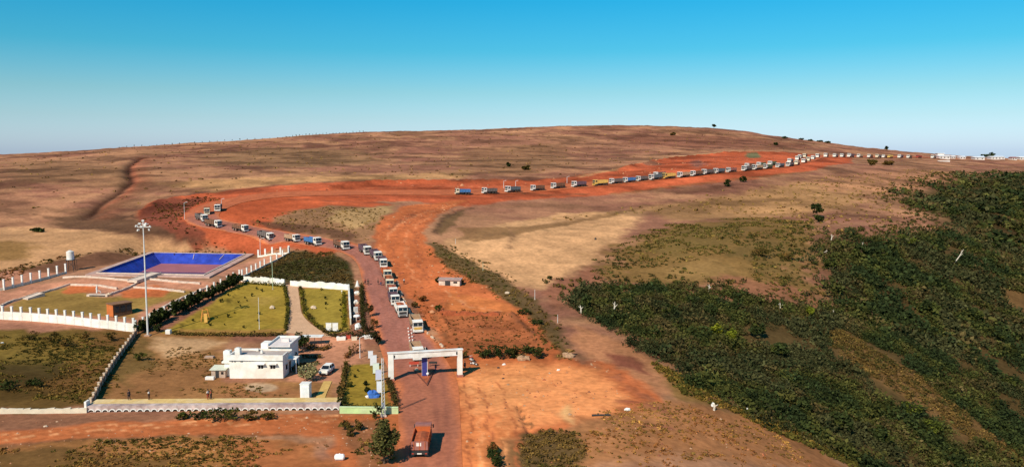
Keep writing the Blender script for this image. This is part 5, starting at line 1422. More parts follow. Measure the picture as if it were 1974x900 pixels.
# ------------------------------------------------------------------ car in the court
t = thing("car", G(630, 719, .03), math.pi - .12, "white parked car on the paved court right of the house", "car")
cb = MB().prism([(-2.1, .35), (2.15, .35), (2.2, .62), (2.05, .92), (.95, 1.02), (-2.05, 1.05), (-2.15, .8)], -.86, .86)
cb.build("body", WHITE, t, .06)
MB().add([(-.80, .95, 1.02), (.80, .95, 1.02), (.66, .25, 1.55), (-.66, .25, 1.55), (-.80, -2.0, 1.05), (.80, -2.0, 1.05), (.66, -1.65, 1.55), (-.66, -1.65, 1.55)],
         [(0, 1, 2, 3), (3, 2, 6, 7), (5, 4, 7, 6), (1, 5, 6, 2), (4, 0, 3, 7)]).build("cabin", GLASS, t)
MB().box(-.68, .68, -1.68, .28, 1.55, 1.60, 0, (.06, .1)).build("roof", WHITE, t)
for s in (-1, 1):
    MB().tube((s * .80, .95, 1.03), (s * .66, .25, 1.56), .035, .035, 5).tube((s * .80, -2.0, 1.05), (s * .66, -1.65, 1.56), .06, .06, 5).tube((s * .805, -.55, 1.05), (s * .67, -.6, 1.56), .04, .04, 5).build("roof_pillar", WHITE, t)
    MB().box(s * .6 - .16, s * .6 + .16, 2.10, 2.215, .64, .80).build("headlight", LAMPG, t)
    MB().box(s * .95 - .08, s * .95 + .08, .65, .75, 1.0, 1.14).build("mirror", WHITE, t)
    for y in (1.3, -1.35):
        w = MB().tube((-.1, 0, 0), (.1, 0, 0), .33, .33, 14).build("wheel", TYRE, t, 0, (s * .80, y, .33))
        MB().tube((-.11, 0, 0), (.11, 0, 0), .19, .19, 10).build("rim", RIM, w)
MB().box(-.55, .55, 2.14, 2.235, .42, .58).build("grille", DARKM, t)

# motorcycles parked right of the gate
def motorcycle(u, v, rz, tank, label):
    t = thing("motorcycle", G(u, v), rz, label, "motorcycle", "motorcycles parked by the gate")
    for y in (-.68, .68):
        w = MB()
        for k in range(12):
            a, b = 6.2832 * k / 12, 6.2832 * (k + 1) / 12
            w.tube((0, .29 * math.cos(a), .29 * math.sin(a)), (0, .29 * math.cos(b), .29 * math.sin(b)), .055, .055, 5)
        o = w.build("wheel", TYRE, t, 0, (0, y, .33))
        MB().tube((-.06, 0, 0), (.06, 0, 0), .14, .14, 8).build("hub", STEEL, o)
    MB().path([(0, -.68, .33), (0, -.1, .62), (0, .45, .78), (0, .68, .33)], .05).path([(0, -.68, .33), (0, 0, .35), (0, .4, .5)], .06).build("frame", DARKM, t)
    MB().blob((0, .18, .82), (.16, .32, .15), 2, 5, 8, 0, 0).build("fuel_tank", tank, t)
    MB().box(-.14, .14, -.72, -.08, .74, .86).build("seat", DARKM, t, .03)
    MB().path([(-.36, .38, 1.05), (0, .48, .98), (.36, .38, 1.05)], .03).build("handlebar", STEEL, t)
    MB().blob((0, .62, .9), (.11, .09, .11), 1, 5, 8, 0, 0).build("headlamp", LAMPG, t)
    MB().box(-.13, .13, -.25, .25, .3, .6).build("engine", STEEL, t)
motorcycle(909, 696, .5, REDP, "dark motorcycle with red tank parked right of the gate")
motorcycle(913, 703, .9, DARKM, "black motorcycle nearest the bare ground right of the gate")

# white rounded drum lying on the red earth, bottom left of the road
t = thing("plastic_drum", G(655, 886), 0.0, "bright white rounded drum lying on the red bank", "drum")
MB().tube((-.5, 0, .42), (.5, 0, .42), .43, .43, 16).tube((-.66, 0, .42), (-.5, 0, .42), .28, .43, 16).tube((.5, 0, .42), (.66, 0, .42), .43, .28, 16).build("drum_body", pm("bright_plastic", (.82, .82, .80), .4, .03, 1.0), t)
MB().tube((-.1, 0, .85), (.1, 0, .85), .10, .10, 8).build("cap", WHITE, t)

# kerb stones along the right edge of the road
ks = None
def kstones(path, n, word):
    global ks
    q = spline([np.array(P(u, v)) for u, v in path], 20)
    q = resample(q, .4); n = min(n, len(q))
    for k in range(n):
        p = q[int(k * (len(q) - 1) / (n - 1))]
        loc = Vector((p.x + random.uniform(-.15, .15), p.y + random.uniform(-.2, .2), H(p.x, p.y) + .03))
        o = MB().blob((0, 0, .18), (random.uniform(.26, .46), random.uniform(.25, .42), random.uniform(.24, .4)), k + len(word), 4, 7, 0, .18).build("kerb_stone", random.choice((STONE, STONE, pm("painted_stone", (.66, .50, .36), .9, .2, 1.5), pm("rust_stone", (.42, .17, .075), .9, .2, 1.5))), None, 0, loc)
        tag(o, f"roadside stone on the {word}, {ordinal(k + 1)} from the far end", "kerb stone", "stones edging the road")
kstones([(783, 590), (800, 618), (820, 640), (838, 656), (856, 672)], 26, "right edge above the gate")
kstones([(765, 545), (772, 565), (784, 590)], 12, "right edge beside the middle trucks")

# rocks and scraps on the open red ground
for u, v, s, m_, lb in ((1210, 790, .9, WHITE, "white plastic scrap on the rusty slope"), (972, 704, .7, WHITE, "small white litter below the dark shrub mass"), (1076, 714, .6, WHITE, "white litter on the open red ground"),
                    (1440, 793, .5, WHITE, "white upright stone at the ravine's near edge"), (1374, 783, .5, WHITE, "white stick like stone left on the ravine edge"), (1062, 832, .7, DARKM, "black lump at the top of the bottom centre mound"),
                    (88, 823, .5, STONE, "pale stone on the red track at lower left"), (970, 730, .4, DARKM, "dark stone on the open red ground"), (961, 710, .5, DARKM, "dark lump below the shrub mass"), (4, 662, .6, WHITE, "white scrap in the weedy field at far left"),
                    (1148, 462, .6, DARKM, "dark stump on the sandy plateau"), (978, 566, 1.1, STONE, "pale stone heap beside the weedy strip")):
    tag(MB().blob((0, 0, .15 * s), (.6 * s, .42 * s, .34 * s if "upright" not in lb and "stick" not in lb and "stump" not in lb else 1.3 * s), int(u), 5, 8, 0, .25).build("rock" if m_ is not WHITE or "stone" in lb else "litter", m_, None, 0, G(u, v)), lb, "rock" if m_ is not WHITE or "stone" in lb else "litter")
for k, u in enumerate((1150, 1168)):
    t = thing("log", G(u, 801), .05, ("left", "right")[k] + " one of two dark logs on the bare red ground", "log", "logs on the red ground")
    MB().tube((-.75, 0, .15), (.75, .05, .16), .17, .14, 8).build("log_stem", DARKM, t)
    MB().tube((.2, .05, .2), (.45, .4, .4), .06, .03, 6).build("branch_stub", DARKM, t)

# ------------------------------------------------------------------ people
def build_person():
    V = [(0, 0, .95), (0, .01, 1.2), (0, 0, 1.45), (0, .01, 1.56), (0, .02, 1.68), (0, .02, 1.80),
         (-.19, 0, 1.42), (-.25, .02, 1.15), (-.24, .12, .92), (-.235, .16, .84), (.19, 0, 1.42), (.26, -.02, 1.15), (.27, .02, .90), (.27, .05, .82),
         (-.10, 0, .90), (-.12, .08, .50), (-.12, .02, .09), (-.12, .14, .04), (.10, 0, .90), (.12, -.06, .50), (.12, -.12, .09), (.12, .02, .04)]
    E = [(0, 1), (1, 2), (2, 3), (3, 4), (4, 5), (2, 6), (6, 7), (7, 8), (8, 9), (2, 10), (10, 11), (11, 12), (12, 13), (0, 14), (14, 15), (15, 16), (16, 17), (0, 18), (18, 19), (19, 20), (20, 21)]
    R = [.15, .14, .16, .055, .10, .075, .065, .048, .038, .03, .065, .048, .038, .03, .095, .065, .045, .035, .095, .065, .045, .035]
    def skin(verts, edges, radii, name, root):
        me = bpy.data.meshes.new(name); me.from_pydata(verts, edges, [])
        o = bpy.data.objects.new(name, me); COL.objects.link(o)
        o.modifiers.new("skin", 'SKIN'); sd = o.modifiers.new("sub", 'SUBSURF'); sd.levels = 1; sd.render_levels = 1
        for i, r in enumerate(radii):
            me.skin_vertices[0].data[i].radius = (r, r)
        me.skin_vertices[0].data[root].use_root = True
        dg = bpy.context.evaluated_depsgraph_get()
        nm = bpy.data.meshes.new_from_object(o.evaluated_get(dg))
        bpy.data.objects.remove(o); nm.name = name
        return nm
    body = skin(V, E, R, "body", 0)
    def sub(keep, extra, name, root):
        mp = {k: i for i, k in enumerate(keep)}
        return skin([V[k] for k in keep], [(mp[a], mp[b]) for a, b in E if a in mp and b in mp], [R[k] + extra for k in keep], name, root)
    shirt = sub([0, 1, 2, 6, 7, 10, 11], .022, "shirt", 0)
    trousers = sub([0, 14, 15, 16, 18, 19, 20], .018, "trousers", 0)
    hair = MB().blob((0, -.005, 1.79), (.115, .125, .105), 2, 6, 10, 0, .03).mesh("hair", HAIRM)
    nose = MB().blob((0, .125, 1.70), (.018, .03, .025), 2, 4, 6, 0, 0).mesh("nose", SKIN)
    return body, shirt, trousers, hair, nose
PB = build_person()
PB[0].materials.clear(); PB[0].materials.append(SKIN)
for m_ in PB[0:3]: m_.polygons.foreach_set("use_smooth", np.ones(len(m_.polygons), bool))
PB[0].polygons.foreach_set("material_index", np.zeros(len(PB[0].polygons), np.int32))
def cmesh(me, mat):
    k = (me.name.split('.')[0], mat.name)
    if k not in _tm:
        c = me.copy(); c.materials.clear(); c.materials.append(mat); c.polygons.foreach_set("material_index", np.zeros(len(c.polygons), np.int32)); _tm[k] = c
    return _tm[k]
CLO = {'white': pm("white_cloth", (.72, .70, .66), .9, .05, 3), 'dark': pm("dark_cloth", (.03, .025, .03), .9, .1, 3), 'red': pm("red_cloth", (.32, .05, .03), .9, .1, 3), 'brown': pm("brown_cloth", (.12, .06, .035), .9, .1, 3), 'blue': pm("blue_cloth_dark", (.04, .06, .14), .9, .1, 3)}
def person(loc, rz, top, legs, label):
    t = thing("person", loc, rz, label, "person")
    t.scale = (1.0, 1.0, .95)
    b = link("body", PB[0], t)
    link("shirt", cmesh(PB[1], CLO[top]), t); link("trousers", cmesh(PB[2], CLO[legs]), t); link("hair", PB[3], t)
    link("nose", PB[4], b)
def fpt(u):
    x = LEN * (u - 168) / (655 - 168)
    return FW0 + Matrix.Rotation(fw.rotation_euler.z, 3, 'Z') @ Vector((x, 2.8, fwz(x) + 1.09))
person(fpt(234), 1.2, 'dark', 'dark', "person in dark clothes on the yellow walk nearest its left end")
person(fpt(273), 1.8, 'white', 'brown', "person in white top on the yellow walk right of the dark figure")
person(fpt(389), 1.4, 'white', 'red', "person in white with red trousers on the yellow walk")
person(fpt(395), 1.9, 'red', 'dark', "person in red top walking behind another on the yellow walk")
person(G(704, 549, .05), .6, 'red', 'dark', "person in red on the left road edge by the bend")
person(G(709.5, 550, .05), -.4, 'dark', 'brown', "person in dark top beside the one in red on the road edge")
person(G(729, 549, .07), 2.2, 'brown', 'dark', "person in brown walking on the road left of the orange truck")
person(G(734.5, 551, .07), 2.6, 'red', 'blue', "person in red beside the one in brown on the road")
person(G(779, 548, 0), 1.0, 'white', 'brown', "person in white on the red bank right of the trucks")
person(G(811, 512, 0), 1.0, 'dark', 'dark', "person in dark clothes alone on the red track") if False else None
person(G(840, 716, .05), 2.0, 'dark', 'blue', "person in dark top under the gate beside the indigo board")
person(G(896, 712, .02), 1.0, 'brown', 'dark', "person in brown by the gate's right post")

# ------------------------------------------------------------------ hedges
def hedge(name, pts, w, h, cols, label, seed, leaf=.2, dens=60, cat="hedge", wob=.3):
    q = resample([P(u, v) for u, v in pts], .5); base = Vector((q[0].x, q[0].y, H(q[0].x, q[0].y)))
    g = np.random.default_rng(seed); n = len(q) * dens // 2
    k = g.integers(0, len(q), n); c = np.array([(p.x, p.y, H(p.x, p.y)) for p in q])[k]
    lump = .55 + .9 * vnoise(k * .7, np.zeros(n), seed)
    off = g.normal(size=(n, 3)) * .5; off[:, 2] = np.abs(g.uniform(0, 1, n))
    cen = c + np.column_stack([off[:, 0] * w * .5, off[:, 1] * w * .5, off[:, 2] * h * lump]) - np.array(base)
    cols = np.array(cols); t = cols[(vnoise(k * .25, np.zeros(n) + 3, seed + 1) * len(cols)).astype(int).clip(0, len(cols) - 1)] * g.uniform(.65, 1.4, (n, 1))
    V, F, T = leaf_quads(cen, np.full(n, leaf), t, seed + 2)
    o = link(name, mesh_np(name, V, F, M_LEAF, T), None, base)
    return tag(o, label, cat)
hedge("hedge", [(335, 645), (400, 647), (470, 648), (545, 647)], 1.0, .9, BROWNG, "ragged brown hedge along the lower edge of the larger lawn", 1)
hedge("hedge", [(548, 553), (554, 580), (555, 605), (551, 638)], .9, 1.0, [(.06, .06, .018), (.10, .085, .02), (.045, .045, .017)], "yellow green hedge on the left side of the lawn path", 2)
hedge("hedge", [(579, 556), (583, 580), (587, 603), (605, 625), (628, 643)], .9, 1.0, [(.06, .06, .018), (.12, .10, .02), (.07, .05, .02)], "yellow brown hedge on the right side of the lawn path", 3)
hedge("hedge", [(470, 546), (500, 548), (546, 553)], .9, .9, [(.13, .12, .02), (.07, .07, .02)], "lime hedge below the white wall of the larger lawn", 4)
hedge("hedge", [(663, 570), (664, 600), (663, 632)], .9, .9, [(.17, .15, .02), (.08, .075, .02)], "yellow green hedge along the right edge of the small lawn", 5)
hedge("hedge", [(697, 553), (698, 580), (699, 610), (700, 640)], 1.2, 1.5, [(.030, .030, .014), (.05, .042, .018)], "dark hedge between the planted strip and the road", 6)
hedge("hedge", [(630, 646), (650, 650), (676, 648), (700, 650), (722, 652)], 1.2, 1.4, [(.025, .028, .013), (.05, .032, .016)], "dark hedge at the top of the paved court", 7)
hedge("hedge", [(668, 705), (663, 730), (658, 760), (656, 785)], 1.0, 1.2, BROWNG, "dark brown hedge on the left of the roadside lawn", 8)
hedge("hedge", [(665, 788), (700, 789), (735, 789), (760, 789)], .8, .8, BROWNG, "brown hedge just behind the green wall", 9)
hedge("hedge", [(748, 735), (756, 755), (764, 785)], 1.0, 1.0, [(.05, .04, .018), (.09, .045, .022)], "dark weedy hedge between the roadside lawn and the road", 10)
hedge("hedge", [(668, 690), (680, 682), (692, 680)], 1.4, 1.6, REDDISH, "reddish shrub bank at the corner of the paved court", 11)
hedge("hedge", [(585, 690), (600, 690), (618, 690)], .6, .7, REDDISH, "row of reddish potted plants in the court", 12)
hedge("hedge", [(575, 706), (590, 703), (612, 702)], .7, .7, REDDISH, "second row of reddish plants in the court", 13)
hedge("hedge", [(590, 672), (608, 674), (622, 676), (636, 670)], 1.1, .9, BROWNG, "brown hedge in front of the low canopy", 14)

# dark hedge trees in a row along the pillared wall
row = spline([np.array(P(u, v)) for u, v in [(268, 642), (335, 609), (402, 576), (463, 547)]], 12)
row = resample(row, 1.0); NT = 34
proto = [crown_mesh("crown", 260, (.85, .85, 1.25), .26, DKGREEN, 500 + k, 9, 1.6) for k in range(4)]
stem = MB().tube((0, 0, -.3), (0, 0, 1.0), .09, .06, 6).mesh("trunk", TRUNK)
for k in range(NT):
    p = row[int(k * (len(row) - 1) / (NT - 1))]
    t = thing("hedge_tree", Vector((p.x + .2, p.y - .5, H(p.x, p.y))), random.uniform(0, 6), f"small dark tree in the row along the pillared wall, {ordinal(k + 1)} from the mast", "tree", "dark trees in a row along the wall")
    s = random.uniform(.95, 1.4); t.scale = (s, s, s * random.uniform(.9, 1.1))
    link("trunk", stem, t); link("crown", proto[k % 4], t)

# ------------------------------------------------------------------ single trees and shrubs
tree("tree", G(741, 893), 6.2, 4.0, [(.060, .062, .028), (.085, .078, .036), (.042, .046, .021), (.11, .095, .045)], "big grey green bushy tree at the bottom left of the road", "tree", seed=3, n=1900, leaf=.24, trunk=.10, clumps=20, spread=.36)
tree("tree", G(724, 806), 2.6, 1.8, GREENS, "small bush at the foot of the lattice mast", "bush", seed=4, n=260, leaf=.18, trunk=.1)
tree("tree", G(575, 680), 4.6, 4.6, DKGREEN, "dark round tree against the right rear of the house", "tree", seed=5, n=900, leaf=.26, trunk=.15, clumps=14)
tree("bush", G(562, 703), 2.6, 2.4, DKGREEN, "dark shrub against the shaded side of the house", "bush", seed=6, n=350, leaf=.2, trunk=.1)
tree("bush", G(572, 716), 2.0, 2.0, DKGREEN, "smaller dark shrub at the house's right front corner", "bush", seed=7, n=260, leaf=.2, trunk=.1)
tree("bush", G(592, 733), 3.0, 4.0, GREYG, "large pale grey green shrub between the house and the cabin", "bush", seed=8, n=900, leaf=.2, trunk=.08, clumps=16)
tree("bush", G(606, 716), 1.8, 2.2, GREYG, "smaller pale grey shrub behind the large one", "bush", seed=9, n=300, leaf=.18, trunk=.08)
tree("tree", G(729, 665), 3.6, 2.8, [(.020, .020, .012), (.03, .026, .014)], "dark leaning tree on the left road edge above the gate", "tree", seed=10, n=520, leaf=.22, trunk=.22, lean=.25)
tree("tree", G(711, 612), 4.0, 2.4, [(.034, .026, .014), (.06, .04, .02)], "dark brown tree between the hedge and the road", "tree", seed=11, n=420, leaf=.2, trunk=.25)
tree("tree", G(721, 634), 2.8, 2.0, REDDISH, "brown twiggy shrub on the road edge below the brown tree", "bush", seed=12, n=260, leaf=.18, trunk=.2)
tree("tree", G(713, 647), 2.6, 2.6, [(.03, .022, .013), (.055, .035, .02)], "dark shrub at the road corner of the court hedge", "bush", seed=13, n=300, leaf=.2, trunk=.15)
for k, (u, v, h, w, lb) in enumerate(((932, 690, 2.6, 3.2, "leftmost dark shrub of the mass right of the gate"), (950, 689, 3.0, 3.6, "second dark shrub of the mass right of the gate"), (972, 692, 2.8, 3.6, "third dark shrub of the mass right of the gate"),
        (992, 690, 2.8, 3.2, "fourth dark shrub of the mass, left of its pale rock"), (1034, 690, 2.6, 3.0, "rightmost dark shrub of the mass, right of its pale rock"), (1014, 682, 2.4, 3.2, "dark shrub of the mass behind its pale rock"))):
    tree("bush", G(u, v), h, w, DKGREEN + [(.055, .05, .02)], lb, "bush", "dark shrubs massed right of the gate", 40 + k, 420, .22, .1)
for k, (u, v, lb) in enumerate(((1010, 694, "pale grassy rock in the shrub mass right of the gate"), (1096, 688, "pale rock cluster right of the weedy strip"))):
    t = thing("pale_rock", G(u, v), 0, lb, "rock")
    MB().blob((0, 0, .25), (1.3, .8, .75), 70 + k, 7, 10, 0, .25).build("rock_body", pm("tan_rock", (.36, .22, .13), .95, .3, 1.5), t)
    link("tuft", crown_mesh("tuft", 130, (1.5, 1.0, .7), .2, [(.25, .15, .07), (.16, .10, .05)], 77 + k, 8), t, (0, 0, .8))
for k, (u, v, h, w, cols, lb) in enumerate(((950, 872, 1.4, 1.6, REDDISH, "small reddish bush right of the road at the bottom"), (952, 889, 1.7, 2.0, DKGREEN, "dark bush at the bottom right of the road"), (958, 899, 1.6, 2.2, DKGREEN, "lowest dark bush right of the road"),
        (690, 829, 1.6, 1.5, BROWNG, "upper brown bush on the bank left of the big tree"), (664, 829, 1.4, 2.2, BROWNG, "left brown bush on the bank"), (676, 840, 1.2, 1.6, BROWNG, "lower brown bush on the bank"),
        (352, 806, 1.0, 2.2, GREENS, "leftmost bush in front of the footway wall"), (385, 808, 1.8, 2.6, DKGREEN, "second bush in front of the footway wall"), (415, 811, 2.0, 3.4, DKGREEN, "third and biggest bush in front of the footway wall"),
        (448, 808, 1.9, 3.0, GREENS, "fourth bush in front of the footway wall"), (485, 808, 1.4, 2.6, BROWNG, "fifth bush in front of the footway wall"), (515, 809, 1.2, 2.6, BROWNG, "rightmost brown bush in front of the footway wall"),
        (655, 762, 1.6, 1.3, DKGREEN, "dark bush on the left edge of the roadside lawn"), (658, 784, 1.9, 1.6, DKGREEN, "dark bush at the left end of the green wall"), (674, 745, 1.0, 1.1, GREENS, "small bush on the roadside lawn"),
        (705, 742, .8, .9, DKGREEN, "upper small dark plant on the roadside lawn"), (708, 755, .9, 1.0, DKGREEN, "lower small dark plant on the roadside lawn"),
        (60, 655, 1.8, 3.4, BROWNG, "brown bush below the white wall, left of centre"), (100, 660, 2.2, 3.6, BROWNG, "big brown bush below the white wall"), (130, 668, 1.7, 3.6, BROWNG, "brown bush right of the big one below the wall"), (165, 655, 2.0, 2.0, BROWNG, "upright brown bush below the white wall"), (215, 655, 1.8, 3.2, BROWNG, "brown bush near the right end of the white wall"),
        (305, 640, 2.2, 2.2, DKGREEN, "dark bush right of the mast foot"), (270, 695, 1.6, 3.0, GREENS, "green bush right of the climbing stone wall"), (20, 750, 1.6, 4.0, DKGREEN, "dark bush at the left edge of the weedy field"), (75, 742, 1.6, 4.0, DKGREEN, "dark bush in the middle of the weedy field"),
        (800, 594, 1.6, 1.8, REDDISH, "brown bush on the bank beside the fourth truck"), (845, 608, 1.6, 1.8, GREENS, "green bush at the left end of the mud wall"), (815, 580, 1.4, 1.7, REDDISH, "reddish bush left of the mud wall"), (845, 545, 1.5, 1.6, DKGREEN, "dark bush at the left end of the white hut"), (888, 547, 1.6, 1.4, BROWNG, "bush at the right end of the white hut"),
        (862, 688, 1.8, 2.6, GREENS, "green bush on the bank just right of the gate"), (893, 690, 1.4, 1.6, BROWNG, "brown shrub beside the motorcycles"),
        (1010, 606, 1.4, 3.6, DKGREEN, "upper dark bush of the line near the weedy strip"), (1035, 625, 1.4, 3.0, DKGREEN, "lower dark bush of the line near the weedy strip"),
        (1575, 418, 6.0, 5.0, DKGREEN, "lone dark round tree on the plateau above the ravine"), (1580, 428, 3.0, 3.4, DKGREEN, "small dark bush at the foot of the lone tree"), (1402, 360, 3.6, 3.6, DKGREEN, "dark bush below the red band, left of a pair"), (1432, 352, 3.8, 3.4, DKGREEN, "dark bush below the red band, right of a pair"),
        (1680, 320, 4.5, 6, BROWNG, "dark bush below the left end of the distant convoy"), (1712, 318, 3.5, 9, BROWNG, "wide dark bush below the yellow truck"),
        (980, 322, 2.6, 3.4, DKGREEN, "dark bush on the hillside above the convoy"), (1015, 328, 3.0, 6, BROWNG, "brown bush on the hillside right of the dark one"), (1296, 262, 3, 6, BROWNG, "dark bush high on the hill near the crest"), (1496, 279, 2.6, 4, DKGREEN, "dark bush on the right shoulder of the hill"),
        (72, 447, 1.6, 5, DKGREEN, "single dark bush in the pale left field"), (1470, 492, 3, 9, BROWNG, "brown bush patch on the olive plateau"), (1515, 500, 2.4, 5, BROWNG, "smaller brown bush on the olive plateau"))):
    d = math.hypot(*G(u, v)[:2])
    tree("bush" if "tree" not in lb or "lone" not in lb else "tree", G(u, v), h, w, cols, lb, "bush" if "lone" not in lb else "tree", None, 100 + k, int(min(480, 160 + 40 * w)), .2 if d < 200 else .3 if d < 300 else .55 if d < 600 else .9, .1 if "lone" not in lb else .22)
# small ornamental plants dotted over the lawns
LP = [(458, 558), (495, 557), (505, 562), (440, 570), (428, 580), (425, 583), (472, 575), (460, 583), (463, 590), (476, 580), (486, 571), (440, 612), (433, 627), (500, 606), (498, 620), (470, 632), (372, 620), (365, 600), (452, 604), (405, 628), (620, 560), (627, 577), (628, 588), (628, 596), (655, 580), (657, 590), (656, 600), (658, 612), (690, 716), (684, 728)]
for k, (u, v) in enumerate(sorted(LP)):
    p = G(u, v)
    t = thing("lawn_plant", p, random.uniform(0, 6), f"small dark plant on the lawns, {ordinal(k + 1)} from the left", "plant", "small plants dotted over the lawns")
    s = random.uniform(.18, .36); t.scale = (s * 1.2, s * 1.2, s)
    link("stem", stem, t); link("foliage", proto[k % 4], t)
# crest trees
t = tree("tree", G(1376, 249), 5.5, 5.0, DKGREEN, "lone flat topped tree standing on the hill crest against the sky", "tree", None, 301, 200, .9, .45, part="crown")
tree("tree", G(1708, 291), 5.5, 3.4, DKGREEN, "small dark tree on the crest above the yellow truck", "tree", None, 302, 140, .9, .4)
for k, (u, v) in enumerate(((1545, 270), (1562, 272), (1580, 274), (1596, 277), (1512, 267))):
    p = G(u, v)
    tree("bush", p, 2.2, 6, DKGREEN, f"dark bush on the falling right crest line, {ordinal(k + 1)} from the left" if k < 4 else "dark bush on the right crest, left of the bush row", "bush", "bushes on the right crest", 310 + k, 90, 1.0, .05)
# saplings along the skyline
cp = [crown_mesh("crown", 26, (.9, .9, 1.1), .55, [(.06, .05, .03), (.08, .06, .035)], 600 + k, 4, 2.2) for k in range(3)]
st = MB().tube((0, 0, -1), (0, 0, 2.0), .12, .08, 5).mesh("trunk", TRUNK)
def skyline(u):
    vs = np.arange(236, 312, 0.5)
    for v in vs:
        kx, kz = px_dir(u, v)
        if (CAM_Z + kz * _T < base_h(kx * _T, _T)).any():
            return v
    return 300
us = sorted(list(np.linspace(545, 700, 25)) + list(np.linspace(230, 535, 22)))
for k, u in enumerate(us):
    v = skyline(u) + 1.0; p = P(u, v)
    t = thing("sapling", Vector((p.x, p.y, H(p.x, p.y))), random.uniform(0, 6), f"thin dark sapling in the row along the left skyline, {ordinal(k + 1)} from the left", "sapling", "saplings along the skyline")
    s = random.uniform(.42, .75); t.scale = (s * .8, s * .8, s)
    link("trunk", st, t); link("crown", cp[k % 3], t)

# pale dead trunks and bright clumps in the ravine
for k, (u, v, h, ln, lb) in enumerate(((1182, 606, 4.2, .12, "tall pale dead trunk at the left end of the ravine"), (1120, 604, 2.6, -.1, "short pale stump at the ravine's left corner"), (1504, 602, 3.4, -.05, "pale dead trunk near the top of the near slope"),
        (1604, 610, 2.6, .2, "short pale trunk right of the brown clearing"), (1366, 565, 3.2, .05, "pale trunk on the ravine's upper fringe"), (1838, 510, 8.5, .55, "long pale leaning dead trunk on the right slope"), (1583, 488, 3.0, 1.2, "fallen pale branch on the upper left of the right slope"),
        (1602, 465, 3.2, .1, "upright pale trunk above the fallen branch"), (1940, 435, 5, -.9, "pale fallen trunk far up the right slope"), (1660, 478, 2.8, .3, "pale snag beside the beige rock in the scrub"), (1376, 790, 1.7, .05, "slim pale stake on the ravine's lower edge"))):
    t = thing("dead_trunk", G(u, v), 0, lb, "dead tree")
    t.rotation_euler = (0, ln, 0)
    h *= .75
    m = MB().tube((0, 0, -.4), (.1, 0, h * .55), .22, .17, 7).tube((.1, 0, h * .55), (.0, .1, h), .17, .06, 7)
    m.build("trunk", PALEWOOD, t)
    MB().tube((.1, 0, h * .55), (.7, .1, h * .8), .12, .04, 5).tube((.05, 0, h * .7), (-.5, -.1, h * .92), .1, .03, 5).build("branch", PALEWOOD, t)
for k, (u, v, h, w, lb) in enumerate(((1408, 664, 3.6, 2.6, "bright lime green tree in the middle of the near slope"), (1562, 612, 3.0, 2.4, "lime green bush near the top of the near slope"), (1380, 645, 2.6, 2.6, "yellowish bush left of the lime tree"), (1760, 800, 3.2, 5.0, "light green bush low on the spur's near side"), (1790, 835, 3.0, 4.4, "light green bush at the bottom right"), (1745, 472, 4, 8, "bright green clump on the right slope"))):
    tree("tree" if "tree" in lb else "bush", G(u, v), h, w, LIME if k < 3 else [(.075, .09, .02), (.055, .07, .02)], lb, "tree" if "tree" in lb else "bush", None, 400 + k, 420, .3, .12)
# taller trees standing out of the scrub
OUT = [(1130, 600), (1160, 585), (1210, 600), (1255, 585), (1290, 612), (1225, 640), (1330, 590), (1300, 655), (1370, 615), (1350, 690), (1420, 600), (1410, 720), (1460, 650), (1480, 760), (1500, 690), (1540, 640), (1550, 800), (1590, 740), (1620, 840), (1660, 780), (1700, 860), (1740, 900), (1600, 520), (1650, 560), (1700, 500), (1620, 590), (1680, 620), (1740, 560), (1790, 610), (1760, 660), (1830, 570), (1850, 680), (1880, 620), (1900, 540), (1930, 660), (1880, 750), (1950, 750), (1960, 830), (1810, 480), (1870, 470), (1920, 480), (1780, 450), (1840, 420), (1900, 420), (1950, 390), (1720, 470), (1660, 500), (1580, 560)]
pc = [crown_mesh("crown", 420, (1.9, 1.9, 1.5), .36, [(.034, .046, .020), (.05, .058, .02), (.026, .036, .017)], 700 + k, 13, 2.2) for k in range(4)]
ptm = [trunk_mb(2.2, .13, 720 + k, 5, 1.0, 3.0).mesh("trunk", TRUNK) for k in range(4)]
WORDS = {True: "near", False: "right"}
OUT = sorted(OUT[:22:2]) + sorted(OUT[22::2])
for k, (u, v) in enumerate(OUT):
    p = G(u, v)
    t = thing("scrub_tree", p, random.uniform(0, 6), f"round dark tree in the scrub on the ravine's near slope, {ordinal(k + 1)} from the left" if k < 11 else f"dark tree in the scrub on the ravine's right slope, {ordinal(k - 10)} from the left", "tree", "trees standing out of the ravine scrub")
    s = random.uniform(.7, 1.15) * (1 if p.y < 230 else 1.25); t.scale = (s, s, s * random.uniform(.85, 1.2))
    link("trunk", ptm[k % 4], t); link("crown", pc[k % 4], t)

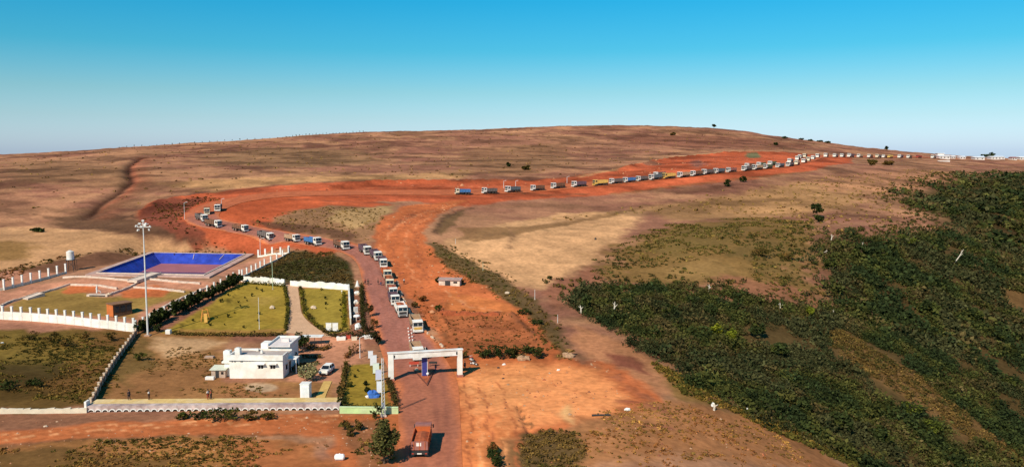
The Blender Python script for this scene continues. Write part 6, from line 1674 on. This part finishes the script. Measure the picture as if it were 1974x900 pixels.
# ------------------------------------------------------------------ settlement at the far right
FARW = pm("far_dusty_wall", (.66, .58, .53), .8, .08, .3)
def far_house(u, v, w, d, h, label, roofm, two=False, cat="building", wallm=None):
    t = thing("far_building", G(u, v), 0, label, cat, "buildings at the far right")
    MB().box(-w / 2, w / 2, 0, d, -2, h).build("wall", wallm or FARW, t)
    MB().prism([(-.6, h + .005), (d + .6, h + .005), (d / 2, h + 0.9)], -w / 2 - .6, w / 2 + .6).build("roof", roofm, t)
    n = max(2, int(w / 3.5))
    for i in range(n):
        x = -w / 2 + w * (i + .5) / n
        MB().box(x - .6, x + .6, -.06, -.005, h * .35, h * .7).build("window", GLASS, t)
    if two:
        MB().box(-w * .3, w * .3, d + .62, d + 6, -2, h + 2.6).build("upper_storey", FARW, t)
        MB().box(-w * .36, w * .36, d + .2, d + 6.5, h + 2.61, h + 2.9).build("upper_roof", WHITE, t)
RW = pm("far_white_roof", (.78, .77, .77), .6, .06, .3); RR = pm("far_red_roof", (.36, .12, .09), .8, .1, .3)
far_house(1821, 306.5, 11, 7, 3.2, "white two tier building at the end of the convoy", RW, True)
far_house(1856, 306.5, 6, 6, 2.2, "small white shed right of the two tier building", RW)
far_house(1838, 306.5, 4, 4, 2.2, "tiny white hut beside the two tier building", RW)
far_house(1889, 308, 10, 8, 2.5, "long white shed left of the tree line", RW)
far_house(1924, 307.5, 14, 9, 2.8, "longest white shed with trees behind it", RW)
far_house(1956, 308, 5, 7, 2.4, "white shed near the right edge of view", RR)
far_house(1972, 308, 6, 7, 2.6, "last white shed at the right edge of view", RW)
tag(MB().box(-5.5, 5.5, 0, 1.2, -1, 1.0).build("white_wall", FARW, None, 0, G(1820, 312)), "short white wall below the two tier building", "wall")
for k, u in enumerate((1918, 1928, 1940, 1960)):
    b = G(u, 305); b.y += 16; b.z = H(b.x, b.y)
    tree("tree", b, (4.0, 6, 4.5, 4.5)[k], (10, 6, 10, 10)[k], [(.03, .05, .035), (.045, .06, .04)], f"green tree behind the far right sheds, {ordinal(k + 1)} from the left", "tree", "trees behind the sheds", 800 + k, 160, 1.0, .2)
